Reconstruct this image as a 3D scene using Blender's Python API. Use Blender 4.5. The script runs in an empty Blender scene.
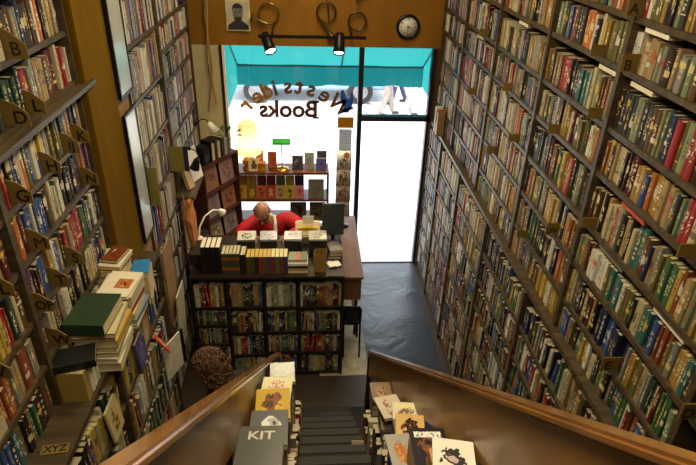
import bpy, bmesh, math, random
from mathutils import Matrix, Vector, Euler
PI = math.pi
rnd = random.Random(11)
scene = bpy.context.scene
COL = scene.collection

# ------------------------------------------------------------------ colour / materials
def lin(h):
    h = h.lstrip('#')
    out = []
    for k in (0, 2, 4):
        c = int(h[k:k + 2], 16) / 255
        out.append(c / 12.92 if c <= .04045 else ((c + .055) / 1.055) ** 2.4)
    return tuple(out)

def new_mat(name):
    m = bpy.data.materials.new(name); m.use_nodes = True
    nt = m.node_tree; nt.nodes.clear()
    o = nt.nodes.new('ShaderNodeOutputMaterial')
    b = nt.nodes.new('ShaderNodeBsdfPrincipled')
    nt.links.new(b.outputs[0], o.inputs[0])
    return m, nt, b, o

def mat(name, hexc, rough=.6, metal=0, vary=.18, scale=12, bump=0, coat=0, stretch=None):
    m, nt, b, o = new_mat(name)
    c = lin(hexc)
    tc = nt.nodes.new('ShaderNodeTexCoord'); no = nt.nodes.new('ShaderNodeTexNoise')
    no.inputs['Scale'].default_value = scale; no.inputs['Detail'].default_value = 4
    if stretch:
        mp = nt.nodes.new('ShaderNodeMapping'); mp.inputs['Scale'].default_value = stretch
        nt.links.new(tc.outputs['Object'], mp.inputs[0]); nt.links.new(mp.outputs[0], no.inputs[0])
    else:
        nt.links.new(tc.outputs['Object'], no.inputs[0])
    rp = nt.nodes.new('ShaderNodeValToRGB')
    rp.color_ramp.elements[0].position = .3; rp.color_ramp.elements[1].position = .7
    rp.color_ramp.elements[0].color = tuple(max(0, x * (1 - vary)) for x in c) + (1,)
    rp.color_ramp.elements[1].color = tuple(min(1, x * (1 + vary)) for x in c) + (1,)
    nt.links.new(no.outputs[0], rp.inputs[0]); nt.links.new(rp.outputs[0], b.inputs['Base Color'])
    b.inputs['Roughness'].default_value = rough; b.inputs['Metallic'].default_value = metal
    if coat: b.inputs['Coat Weight'].default_value = coat; b.inputs['Coat Roughness'].default_value = .15
    if bump:
        bp = nt.nodes.new('ShaderNodeBump'); bp.inputs['Strength'].default_value = bump; bp.inputs['Distance'].default_value = .01
        nt.links.new(no.outputs[0], bp.inputs['Height']); nt.links.new(bp.outputs[0], b.inputs['Normal'])
    return m

def glow_mat(name, hexc, strength):
    m, nt, b, o = new_mat(name)
    b.inputs['Base Color'].default_value = lin(hexc) + (1,)
    b.inputs['Emission Color'].default_value = lin(hexc) + (1,)
    b.inputs['Emission Strength'].default_value = strength
    return m

def math_node(nt, op, a, b=None):
    n = nt.nodes.new('ShaderNodeMath'); n.operation = op
    for i, v in enumerate((a, b)):
        if v is None: continue
        if isinstance(v, (int, float)): n.inputs[i].default_value = v
        else: nt.links.new(v, n.inputs[i])
    return n.outputs[0]

def book_material():
    m, nt, b, o = new_mat('book_cloth')
    a1 = nt.nodes.new('ShaderNodeAttribute'); a1.attribute_name = 'tint'
    a2 = nt.nodes.new('ShaderNodeAttribute'); a2.attribute_name = 'ink'
    uv = nt.nodes.new('ShaderNodeUVMap'); uv.uv_map = 'spine'
    sp = nt.nodes.new('ShaderNodeSeparateXYZ'); nt.links.new(uv.outputs[0], sp.inputs[0])
    U, V = sp.outputs[0], sp.outputs[1]          # U holds seed*4 + 0..1 across the spine, V 0..1 up it (negative: not a spine)
    seed = math_node(nt, 'FLOOR', math_node(nt, 'DIVIDE', U, 4.0))
    u = math_node(nt, 'SUBTRACT', U, math_node(nt, 'MULTIPLY', seed, 4.0))
    wn = nt.nodes.new('ShaderNodeTexWhiteNoise'); wn.noise_dimensions = '1D'; nt.links.new(seed, wn.inputs['W'])
    cs = nt.nodes.new('ShaderNodeSeparateColor'); nt.links.new(wn.outputs['Color'], cs.inputs[0])
    r1, r2, r3 = cs.outputs[0], cs.outputs[1], cs.outputs[2]
    cv = nt.nodes.new('ShaderNodeCombineXYZ')
    nt.links.new(math_node(nt, 'MULTIPLY', u, 2.2), cv.inputs[0]); nt.links.new(math_node(nt, 'MULTIPLY', V, 17.0), cv.inputs[1])
    nt.links.new(math_node(nt, 'MULTIPLY', seed, 3.7), cv.inputs[2])
    no = nt.nodes.new('ShaderNodeTexNoise'); no.inputs['Scale'].default_value = 1.0; no.inputs['Detail'].default_value = 1
    nt.links.new(cv.outputs[0], no.inputs[0])
    t = math_node(nt, 'GREATER_THAN', no.outputs[0], .53)
    def between(x, lo, hi): return math_node(nt, 'MULTIPLY', math_node(nt, 'GREATER_THAN', x, lo), math_node(nt, 'LESS_THAN', x, hi))
    text = math_node(nt, 'MULTIPLY', t, math_node(nt, 'MULTIPLY', between(u, .25, .75),
                     between(V, math_node(nt, 'ADD', math_node(nt, 'MULTIPLY', r1, .3), .12), math_node(nt, 'ADD', math_node(nt, 'MULTIPLY', r2, .3), .62))))
    b0 = math_node(nt, 'ADD', math_node(nt, 'MULTIPLY', r2, .6), .12)
    band = math_node(nt, 'MULTIPLY', between(V, b0, math_node(nt, 'ADD', b0, math_node(nt, 'MULTIPLY', r3, .22))), math_node(nt, 'GREATER_THAN', r1, .62))
    mask = math_node(nt, 'MULTIPLY', math_node(nt, 'MAXIMUM', math_node(nt, 'MULTIPLY', text, .8), math_node(nt, 'MULTIPLY', band, .75)), math_node(nt, 'GREATER_THAN', V, 0.0))
    mx = nt.nodes.new('ShaderNodeMix'); mx.data_type = 'RGBA'
    nt.links.new(mask, mx.inputs['Factor']); nt.links.new(a1.outputs[0], mx.inputs['A']); nt.links.new(a2.outputs[0], mx.inputs['B'])
    nt.links.new(mx.outputs['Result'], b.inputs['Base Color'])
    b.inputs['Roughness'].default_value = .5
    return m

def page_material():
    m, nt, b, o = new_mat('page_paper')
    tc = nt.nodes.new('ShaderNodeTexCoord'); w = nt.nodes.new('ShaderNodeTexNoise')
    mp = nt.nodes.new('ShaderNodeMapping'); mp.inputs['Scale'].default_value = (500, 6, 500)
    nt.links.new(tc.outputs['Object'], mp.inputs[0]); nt.links.new(mp.outputs[0], w.inputs[0]); w.inputs['Scale'].default_value = 1
    rp = nt.nodes.new('ShaderNodeValToRGB'); rp.color_ramp.elements[0].position = .35; rp.color_ramp.elements[1].position = .65
    rp.color_ramp.elements[0].color = lin('#a39168') + (1,); rp.color_ramp.elements[1].color = lin('#d8ccac') + (1,)
    nt.links.new(w.outputs[0], rp.inputs[0]); nt.links.new(rp.outputs[0], b.inputs['Base Color'])
    b.inputs['Roughness'].default_value = .85
    return m

def art_mat(name, colors, title=None, scale=3.0, kind='noise'):
    """A printed cover: patches of ink and a title strip, laid out over the object's own box."""
    m, nt, b, o = new_mat(name)
    tc = nt.nodes.new('ShaderNodeTexCoord')
    mp = nt.nodes.new('ShaderNodeMapping'); mp.inputs['Location'].default_value = (rnd.random() * 9, rnd.random() * 9, rnd.random() * 9)
    nt.links.new(tc.outputs['Generated'], mp.inputs[0])
    if kind == 'noise':
        t = nt.nodes.new('ShaderNodeTexNoise'); t.inputs['Detail'].default_value = 2; out = t.outputs[0]
    else:
        t = nt.nodes.new('ShaderNodeTexVoronoi'); out = t.outputs['Distance']
    t.inputs['Scale'].default_value = scale
    nt.links.new(mp.outputs[0], t.inputs['Vector'])
    rp = nt.nodes.new('ShaderNodeValToRGB'); rp.color_ramp.interpolation = 'CONSTANT'
    el = rp.color_ramp.elements
    n = len(colors)
    lo, hi = (.36, .62) if kind == 'noise' else (.12, .62)
    for i, c in enumerate(colors):
        p = 0 if i == 0 else lo + (hi - lo) * (i - 1) / max(1, n - 2)
        e = el[i] if i < 2 else el.new(p)
        e.position = p; e.color = tuple(x * .78 for x in lin(c)) + (1,)
    nt.links.new(out, rp.inputs[0])
    gx = nt.nodes.new('ShaderNodeSeparateXYZ'); nt.links.new(tc.outputs['Generated'], gx.inputs[0])
    ddx = math_node(nt, 'MULTIPLY', math_node(nt, 'SUBTRACT', gx.outputs[0], .5), 1.25); ddy = math_node(nt, 'SUBTRACT', gx.outputs[1], .46)
    n3 = nt.nodes.new('ShaderNodeTexNoise'); n3.inputs['Scale'].default_value = 5; nt.links.new(mp.outputs[0], n3.inputs['Vector'])
    dist = math_node(nt, 'ADD', math_node(nt, 'SQRT', math_node(nt, 'ADD', math_node(nt, 'MULTIPLY', ddx, ddx), math_node(nt, 'MULTIPLY', ddy, ddy))), math_node(nt, 'MULTIPLY', math_node(nt, 'SUBTRACT', n3.outputs[0], .5), .45))
    inside = math_node(nt, 'LESS_THAN', dist, .36)
    mz = nt.nodes.new('ShaderNodeMix'); mz.data_type = 'RGBA'; nt.links.new(inside, mz.inputs['Factor'])
    mz.inputs['A'].default_value = tuple(x * .78 for x in lin(colors[1])) + (1,); nt.links.new(rp.outputs[0], mz.inputs['B'])
    col = mz.outputs['Result']
    if title:
        sp = nt.nodes.new('ShaderNodeSeparateXYZ'); nt.links.new(tc.outputs['Generated'], sp.inputs[0])
        k = math_node(nt, 'MULTIPLY', math_node(nt, 'GREATER_THAN', sp.outputs[1], .74), math_node(nt, 'LESS_THAN', sp.outputs[1], .9))
        k = math_node(nt, 'MULTIPLY', k, math_node(nt, 'MULTIPLY', math_node(nt, 'GREATER_THAN', sp.outputs[0], .12), math_node(nt, 'LESS_THAN', sp.outputs[0], .88)))
        n2 = nt.nodes.new('ShaderNodeTexNoise'); n2.inputs['Scale'].default_value = 16; nt.links.new(tc.outputs['Generated'], n2.inputs[0])
        k = math_node(nt, 'MULTIPLY', k, math_node(nt, 'GREATER_THAN', n2.outputs[0], .42))
        mx = nt.nodes.new('ShaderNodeMix'); mx.data_type = 'RGBA'
        nt.links.new(k, mx.inputs['Factor']); nt.links.new(col, mx.inputs['A']); mx.inputs['B'].default_value = lin(title) + (1,)
        col = mx.outputs['Result']
    nt.links.new(col, b.inputs['Base Color'])
    b.inputs['Roughness'].default_value = .3
    return m

def wood_mat(name, c1, c2, rough=.4, scale=3, axis=(1, 1, 1), coat=0):
    m, nt, b, o = new_mat(name)
    tc = nt.nodes.new('ShaderNodeTexCoord'); mp = nt.nodes.new('ShaderNodeMapping'); mp.inputs['Scale'].default_value = axis
    no = nt.nodes.new('ShaderNodeTexNoise'); no.inputs['Scale'].default_value = scale; no.inputs['Detail'].default_value = 6; no.inputs['Distortion'].default_value = .6
    nt.links.new(tc.outputs['Object'], mp.inputs[0]); nt.links.new(mp.outputs[0], no.inputs[0])
    rp = nt.nodes.new('ShaderNodeValToRGB'); rp.color_ramp.elements[0].position = .3; rp.color_ramp.elements[1].position = .72
    rp.color_ramp.elements[0].color = lin(c1) + (1,); rp.color_ramp.elements[1].color = lin(c2) + (1,)
    nt.links.new(no.outputs[0], rp.inputs[0]); nt.links.new(rp.outputs[0], b.inputs['Base Color'])
    b.inputs['Roughness'].default_value = rough
    if not coat: b.inputs['Specular IOR Level'].default_value = .3
    if coat: b.inputs['Coat Weight'].default_value = coat; b.inputs['Coat Roughness'].default_value = .12
    bp = nt.nodes.new('ShaderNodeBump'); bp.inputs['Strength'].default_value = .08; bp.inputs['Distance'].default_value = .004
    nt.links.new(no.outputs[0], bp.inputs['Height']); nt.links.new(bp.outputs[0], b.inputs['Normal'])
    return m

def glass_mat(name, tint=(1, 1, 1)):
    m, nt, b, o = new_mat(name); nt.nodes.remove(b)
    t = nt.nodes.new('ShaderNodeBsdfTransparent'); t.inputs[0].default_value = tint + (1,)
    g = nt.nodes.new('ShaderNodeBsdfGlossy'); g.inputs['Roughness'].default_value = .02
    f = nt.nodes.new('ShaderNodeFresnel'); f.inputs[0].default_value = 1.5
    mx = nt.nodes.new('ShaderNodeMixShader')
    nt.links.new(f.outputs[0], mx.inputs[0]); nt.links.new(t.outputs[0], mx.inputs[1]); nt.links.new(g.outputs[0], mx.inputs[2])
    nt.links.new(mx.outputs[0], o.inputs[0])
    return m

def cloth_translucent(name, hexc, mixv=.5):
    m, nt, b, o = new_mat(name)
    tr = nt.nodes.new('ShaderNodeBsdfTranslucent'); tr.inputs[0].default_value = lin(hexc) + (1,)
    b.inputs['Base Color'].default_value = lin(hexc) + (1,); b.inputs['Roughness'].default_value = .8
    no = nt.nodes.new('ShaderNodeTexNoise'); no.inputs['Scale'].default_value = 3
    bp = nt.nodes.new('ShaderNodeBump'); bp.inputs['Strength'].default_value = .25; nt.links.new(no.outputs[0], bp.inputs['Height'])
    nt.links.new(bp.outputs[0], b.inputs['Normal']); nt.links.new(bp.outputs[0], tr.inputs['Normal'])
    mx = nt.nodes.new('ShaderNodeMixShader'); mx.inputs[0].default_value = mixv
    nt.links.new(b.outputs[0], mx.inputs[1]); nt.links.new(tr.outputs[0], mx.inputs[2]); nt.links.new(mx.outputs[0], o.inputs[0])
    return m

BOOK = book_material(); PAGE = page_material()
SHELF = wood_mat('shelf_wood', '#372d21', '#594b36', .42, 4, (6, .6, 6))
SHELF_D = wood_mat('dark_shelf_wood', '#1f1712', '#35281d', .45, 4, (.6, 6, 6))
BACK = mat('shelf_back_board', '#1c1611', .85)
RAIL = wood_mat('varnished_rail_wood', '#6a4412', '#8e611f', .42, 2.5, (5, .7, .7), coat=.2)
PANELW = wood_mat('brown_panel_wood', '#7c5216', '#94661e', .45, 2.2, (1.5, 5, .5))
PILW = wood_mat('pillar_wood', '#5f4403', '#705206', .9, 1.6, (3, 3, .5))
PILW.node_tree.nodes['Principled BSDF'].inputs['Specular IOR Level'].default_value = .08
KRAFT = mat('kraft_board', '#735b24', .7, vary=.12)
DARKB = mat('black_metal', '#151517', .4, .4)
CHROME = mat('grey_metal', '#8b8b8e', .3, .9)
BRASS = mat('brass', '#b98a3a', .28, .9)
PAPER = mat('white_paper', '#ece8dd', .8, vary=.05)
CREAMP = mat('cream_paint', '#b8ad86', .7, vary=.06)
WHITEP = mat('white_plastic', '#e6e2d4', .45, vary=.04)
LETTER = mat('black_letter', '#16120c', .6)
CARD = mat('brown_cardboard', '#8a683e', .75)

# ------------------------------------------------------------------ mesh helper
class MB:
    def __init__(s): s.v = []; s.f = []; s.mi = []; s.sm = []; s.tint = []; s.ink = []; s.uv = []; s.M = Matrix()
    def add(s, verts, faces, mi=0, smooth=False, tint=None, ink=None, uv=None):
        n = len(s.v)
        s.v += [tuple(s.M @ Vector(p)) for p in verts]
        for k, f in enumerate(faces):
            s.f.append(tuple(n + i for i in f)); s.mi.append(mi); s.sm.append(smooth)
            s.tint.append(tint); s.ink.append(ink); s.uv.append(uv[k] if uv else None)
        return s
    def box(s, x0, y0, z0, x1, y1, z1, mi=0):
        v = [(x0, y0, z0), (x1, y0, z0), (x1, y1, z0), (x0, y1, z0), (x0, y0, z1), (x1, y0, z1), (x1, y1, z1), (x0, y1, z1)]
        return s.add(v, [(0, 3, 2, 1), (4, 5, 6, 7), (0, 1, 5, 4), (1, 2, 6, 5), (2, 3, 7, 6), (3, 0, 4, 7)], mi)
    def prism(s, poly, h0, h1, plane='xy', mi=0, smooth=False):
        def P(a, b, h): return {'xy': (a, b, h), 'xz': (a, h, b), 'yz': (h, a, b)}[plane]
        n = len(poly)
        v = [P(a, b, h0) for a, b in poly] + [P(a, b, h1) for a, b in poly]
        s.add(v, [tuple(range(n))[::-1], tuple(range(n, 2 * n))], mi)
        return s.add(v, [(i, (i + 1) % n, n + (i + 1) % n, n + i) for i in range(n)], mi, smooth)
    def tube(s, pts, r, n=8, mi=0, caps=True, closed=False):
        pts = [Vector(p) for p in pts]; m = len(pts)
        rs = r if isinstance(r, (list, tuple)) else [r] * m
        vs = []; up = None
        for i, p in enumerate(pts):
            if closed: d = pts[(i + 1) % m] - pts[i - 1]
            else: d = pts[min(i + 1, m - 1)] - pts[max(i - 1, 0)]
            d.normalize()
            if up is None: up = Vector((0, 0, 1)) if abs(d.z) < .9 else Vector((1, 0, 0))
            a = d.cross(up)
            if a.length < 1e-4: a = d.cross(Vector((1, 0, 0)))
            a.normalize(); b = a.cross(d); up = b.copy()
            for k in range(n):
                t = 2 * PI * k / n; vs.append(p + (a * math.cos(t) + b * math.sin(t)) * rs[i])
        fs = []
        for i in range(m if closed else m - 1):
            j = (i + 1) % m
            for k in range(n): fs.append((i * n + k, i * n + (k + 1) % n, j * n + (k + 1) % n, j * n + k))
        s.add(vs, fs, mi, True)
        if caps and not closed: s.add(vs, [tuple(range(n)), tuple(range((m - 1) * n, m * n))[::-1]], mi)
        return s
    def lathe(s, prof, n=24, c=(0, 0, 0), mi=0, smooth=True):
        vs = []
        for r, z in prof:
            for k in range(n):
                t = 2 * PI * k / n; vs.append((c[0] + r * math.cos(t), c[1] + r * math.sin(t), c[2] + z))
        fs = [(i * n + k, i * n + (k + 1) % n, (i + 1) * n + (k + 1) % n, (i + 1) * n + k) for i in range(len(prof) - 1) for k in range(n)]
        s.add(vs, fs, mi, smooth)
        if prof[0][0] > 1e-4: s.add(vs[:n], [tuple(range(n))[::-1]], mi)
        if prof[-1][0] > 1e-4: s.add(vs[-n:], [tuple(range(n))], mi)
        return s
    def ball(s, c, r, n=12, mi=0):
        rx, ry, rz = (r, r, r) if isinstance(r, (int, float)) else r
        vs = []; rings = n // 2 + 1
        for i in range(rings + 1):
            a = -PI / 2 + PI * i / rings
            for k in range(n):
                t = 2 * PI * k / n
                vs.append((c[0] + rx * math.cos(a) * math.cos(t), c[1] + ry * math.cos(a) * math.sin(t), c[2] + rz * math.sin(a)))
        return s.add(vs, [(i * n + k, i * n + (k + 1) % n, (i + 1) * n + (k + 1) % n, (i + 1) * n + k) for i in range(rings) for k in range(n)], mi, True)
    def build(s, name, mats, parent=None, bevel=0, sub=0):
        me = bpy.data.meshes.new(name)
        me.from_pydata(s.v, [], s.f)
        if not isinstance(mats, (list, tuple)): mats = [mats]
        for m in mats: me.materials.append(m)
        me.polygons.foreach_set('material_index', s.mi); me.polygons.foreach_set('use_smooth', s.sm)
        if any(t is not None for t in s.tint):
            ta = me.color_attributes.new('tint', 'FLOAT_COLOR', 'CORNER'); ia = me.color_attributes.new('ink', 'FLOAT_COLOR', 'CORNER')
            uv = me.uv_layers.new(name='spine')
            td = []; idd = []; ud = []
            for k, f in enumerate(s.f):
                t = s.tint[k] or (.5, .5, .5); i = s.ink[k] or t; u = s.uv[k]
                for j in range(len(f)):
                    td += [*t, 1]; idd += [*i, 1]; ud += list(u[j]) if u else [0, -1]
            ta.data.foreach_set('color', td); ia.data.foreach_set('color', idd); uv.data.foreach_set('uv', ud)
        me.validate(); me.update()
        if bevel:
            bm = bmesh.new(); bm.from_mesh(me); bmesh.ops.remove_doubles(bm, verts=bm.verts, dist=1e-5)
            bmesh.ops.bevel(bm, geom=list(bm.edges), offset=bevel, segments=2, affect='EDGES', clamp_overlap=True)
            bm.to_mesh(me); bm.free()
        ob = bpy.data.objects.new(name, me); COL.objects.link(ob)
        if parent: ob.parent = parent
        if sub:
            md = ob.modifiers.new('Subdivision', 'SUBSURF'); md.levels = md.render_levels = sub
        return ob

def tag(o, label, cat, group=None, kind=None):
    o['label'] = label; o['category'] = cat
    if group: o['group'] = group
    if kind: o['kind'] = kind
    return o
def struct(o):
    o['kind'] = 'structure'; return o
def thing(name, label, cat, loc=(0, 0, 0), rotz=0, group=None, M=None):
    o = bpy.data.objects.new(name, None); COL.objects.link(o)
    if M is not None: o.matrix_world = M
    else: o.location = loc; o.rotation_euler = (0, 0, rotz)
    o.empty_display_size = .05
    return tag(o, label, cat, group)
def smat(name, x0, y0, z0, x1, y1, z1, m):
    return struct(MB().box(x0, y0, z0, x1, y1, z1).build(name, m))

def text_geom(body, size, extrude=.002, offset=0, align='CENTER'):
    cu = bpy.data.curves.new('lettering', 'FONT'); cu.body = body; cu.size = size; cu.extrude = extrude; cu.offset = offset
    cu.align_x = align; cu.align_y = 'CENTER'; cu.resolution_u = 3
    ob = bpy.data.objects.new('lettering', cu); COL.objects.link(ob)
    dg = bpy.context.evaluated_depsgraph_get(); dg.update()
    me = bpy.data.meshes.new_from_object(ob.evaluated_get(dg))
    v = [tuple(p.co) for p in me.vertices]; f = [tuple(p.vertices) for p in me.polygons]
    bpy.data.objects.remove(ob); bpy.data.curves.remove(cu); bpy.data.meshes.remove(me)
    return v, f

# ------------------------------------------------------------------ camera (measured from the photograph's vanishing points)
CR = Matrix(((0.9977639988825093, 0.005231721342455104, -0.06663056074939605),
             (-0.06047483403941823, 0.49513770369773674, -0.8667072451669231),
             (0.028456932053348257, 0.8687987589014657, 0.4943469627188824)))   # rows: world axes in camera space
FPX = 573.268; CH = 4.4
cd = bpy.data.cameras.new('camera'); cam = bpy.data.objects.new('camera', cd); COL.objects.link(cam)
cam.matrix_world = Matrix.Translation((0, 0, CH)) @ CR.to_4x4()
cd.sensor_width = 36; cd.lens = FPX / 696 * 36; cd.clip_start = .02; cd.clip_end = 200
scene.camera = cam
CRT = CR.transposed()
def proj(p):
    c = CRT @ (Vector(p) - Vector((0, 0, CH)))
    if c.z > -.05: return None
    return 348 + FPX * c.x / -c.z, 232.5 - FPX * c.y / -c.z

# ------------------------------------------------------------------ room shell
YF = 6.857
LANDZ = 2.8
WALLC = mat('painted_wall', '#8d8468', .8, vary=.06, scale=3)
wf = MB().box(-1.8, YF, 2.975, 1.9, YF + .12, 5.0)
struct(wf.build('wall_front', PANELW))
smat('trim_1', -1.8, YF, 0, -1.0, YF + .12, 2.975, CREAMP)          # plastered strip beside the window
smat('trim_2', 1.5, YF, 0, 1.9, YF + .12, 2.975, mat('door_jamb_paint', '#5c3328', .5))
smat('trim_3', -1.0, YF, 0, .6, YF + .12, .55, CREAMP)
smat('wall_left', -1.85, -1.6, 0, -1.75, YF, 5.0, WALLC)
smat('wall_right', 1.86, -1.6, 0, 1.96, YF, 5.0, WALLC)
smat('wall_back', -1.85, -1.7, 0, 1.96, -1.6, 5.0, WALLC)
smat('ceiling', -1.85, -1.7, 5.0, 1.96, YF + .12, 5.1, mat('ceiling_paint', '#c9bfa4', .9, vary=.04))
FLO = mat('dark_floor_boards', '#3b3028', .45, vary=.2, scale=5, stretch=(1, 6, 1))
smat('floor', -1.75, -1.6, -.1, 1.86, YF, 0, FLO)
struct(MB().box(-1.75, -1.6, LANDZ - .12, -.6, .55, LANDZ).box(-.6, -1.6, LANDZ - .12, .75, .78, LANDZ).box(.75, -1.6, LANDZ - .12, 1.4, .4, LANDZ).build('floor_landing', FLO))
# vinyl runner and worn lino
mm, nt, b, o = new_mat('blue_grey_vinyl')
b.inputs['Base Color'].default_value = lin('#2a303c') + (1,); b.inputs['Roughness'].default_value = .3
no = nt.nodes.new('ShaderNodeTexNoise'); no.inputs['Scale'].default_value = 2.2; no.inputs['Detail'].default_value = 3; no.inputs['Distortion'].default_value = 1
tc = nt.nodes.new('ShaderNodeTexCoord'); nt.links.new(tc.outputs['Object'], no.inputs[0])
bp = nt.nodes.new('ShaderNodeBump'); bp.inputs['Strength'].default_value = .35; bp.inputs['Distance'].default_value = .06
nt.links.new(no.outputs[0], bp.inputs['Height']); nt.links.new(bp.outputs[0], b.inputs['Normal'])
rr = nt.nodes.new('ShaderNodeMapRange'); rr.inputs['To Min'].default_value = .22; rr.inputs['To Max'].default_value = .5
nt.links.new(no.outputs[0], rr.inputs[0]); nt.links.new(rr.outputs[0], b.inputs['Roughness'])
tag(MB().box(.63, 3.6, 0, 1.44, YF, .006).build('floor_runner', mm), 'blue-grey vinyl runner on the floor leading in from the open door', 'floor mat')
LINO = mat('worn_lino', '#a2977c', .6, vary=.25, scale=9)
struct(MB().box(.1, 4.6, 0, .63, YF, .003).build('floor_lino', LINO))

# window, door and transom
FR = mat('window_frame_paint', '#1c1624', .4, vary=.05)
GL = glass_mat('window_glass')
wo = struct(MB().box(.595, YF - .03, 0, .65, YF + .07, 2.975).box(-1.03, YF - .02, .55, -1.0, YF + .07, 2.975).box(-1.0, YF - .02, .55, .6, YF + .07, .6)
            .build('window_1', FR))
struct(MB().box(-1.0, YF + .03, .6, .595, YF + .036, 2.975).build('window_pane', GL, wo))
d1 = struct(MB().box(.65, YF - .03, 2.09, 1.5, YF + .07, 2.15).box(1.46, YF - .03, 0, 1.5, YF + .07, 2.975).build('door_1', FR))
struct(MB().box(.65, YF + .03, 2.15, 1.46, YF + .036, 2.975).build('transom_pane', GL, d1))
struct(MB().box(.63, YF - .02, 0, 1.5, YF + .12, .02).build('door_sill', mat('steel_sill', '#9a9a96', .4, .6), d1))
# window edge strip of white paint
smat('trim_4', -1.0, YF - .015, .6, -.975, YF + .02, 2.975, WHITEP)
# outside
PAVE = mat('pale_pavement', '#b9b7b2', .8, vary=.08, scale=1.5)
smat('sidewalk', -12, YF + .12, -.12, 12, 40, 0, PAVE)

# ------------------------------------------------------------------ books on shelves
HUES = {'cream': '#cfc197', 'ivory': '#e2dcc6', 'tan': '#b09262', 'mustard': '#b18a2a', 'yellow': '#d2b23c', 'olive': '#6c6634', 'sage': '#8a9670',
        'brown': '#664628', 'dark brown': '#38271b', 'rust': '#964a24', 'orange': '#c46c2a', 'red': '#a2282a', 'maroon': '#5c1c26', 'pink': '#c58e98',
        'purple': '#5d3d72', 'lavender': '#a298b8', 'navy': '#222c54', 'blue': '#34559a', 'pale blue': '#86a6c0', 'teal': '#2f6f70', 'green': '#3e6d41',
        'dark green': '#20402b', 'grey': '#8c8c86', 'charcoal': '#3a3a3c', 'black': '#18181b', 'white': '#efece2'}
ZONES = {
    'warm': dict(cream=14, ivory=3, tan=12, mustard=10, yellow=6, olive=10, sage=7, brown=10, rust=4, orange=4, red=3, maroon=4, navy=4, blue=2, teal=3, green=4, grey=6, charcoal=7, black=8, white=2, **{'dark brown': 6, 'dark green': 4}),
    'mid': dict(cream=14, ivory=5, tan=10, mustard=7, yellow=5, olive=5, sage=4, brown=6, rust=4, orange=4, red=6, maroon=4, navy=6, blue=5, purple=3, green=4, grey=8, charcoal=7, black=9, white=4, **{'dark brown': 5, 'dark green': 4}),
    'far': dict(cream=8, ivory=9, tan=4, lavender=7, purple=6, pink=7, grey=9, white=11, navy=6, blue=7, red=6, maroon=4, brown=4, teal=3, charcoal=5, black=6),
    'low': dict(cream=10, ivory=6, tan=8, brown=9, olive=5, mustard=5, orange=3, red=5, maroon=5, navy=6, blue=4, green=4, teal=3, grey=5, charcoal=9, black=10, white=5),
    'left': dict(cream=10, ivory=9, tan=8, mustard=5, yellow=4, olive=5, brown=6, rust=4, orange=4, red=7, maroon=4, purple=4, navy=6, blue=5, green=5, grey=7, charcoal=7, black=9, white=6, **{'dark brown': 6, 'dark green': 4}),
    'records': dict(ivory=12, white=16, cream=9, lavender=7, pink=5, grey=9, navy=7, blue=6, black=8, tan=6, red=4, purple=4),
    'desk': dict(cream=8, ivory=5, tan=7, mustard=5, brown=6, olive=7, sage=7, red=5, maroon=6, navy=9, blue=5, green=6, black=11, grey=6, charcoal=6, white=5, orange=3),
}
ONES = 'zeroth first second third fourth fifth sixth seventh eighth ninth tenth eleventh twelfth thirteenth fourteenth fifteenth sixteenth seventeenth eighteenth nineteenth'.split()
TENS = {2: 'twent', 3: 'thirt', 4: 'fort', 5: 'fift', 6: 'sixt', 7: 'sevent'}
def ordinal(n):
    if n < 20: return ONES[n]
    t, u = divmod(n, 10)
    return TENS[t] + 'ieth' if u == 0 else TENS[t] + 'y-' + ONES[u]
def jitter(c, a=.1):
    k = 1 + rnd.uniform(-a, a)
    return tuple(min(1, max(0, x * k)) for x in c)
def lum(c): return .21 * c[0] + .72 * c[1] + .07 * c[2]

POOL = []
def add_book(M, w, d, h, hue, row, idx):
    c = jitter(lin(HUES[hue]), .13); g_ = lum(c); c = tuple(.7 * (x * .9 + g_ * .1) for x in c)
    L = lum(c)
    if rnd.random() < .2: ink = lin(rnd.choice(['#b89a40', '#c9a94a', '#a33024']))
    else: ink = tuple(x * .16 for x in c) if L > .22 else lin(rnd.choice(['#e8e0c8', '#d8c890', '#cfcfcf', '#e0b860']))
    POOL.append(dict(M=M, w=w, d=d, h=h, hue=hue, c=c, ink=ink, seed=len(POOL) % 997 + 1, row=row, idx=idx))

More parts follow.
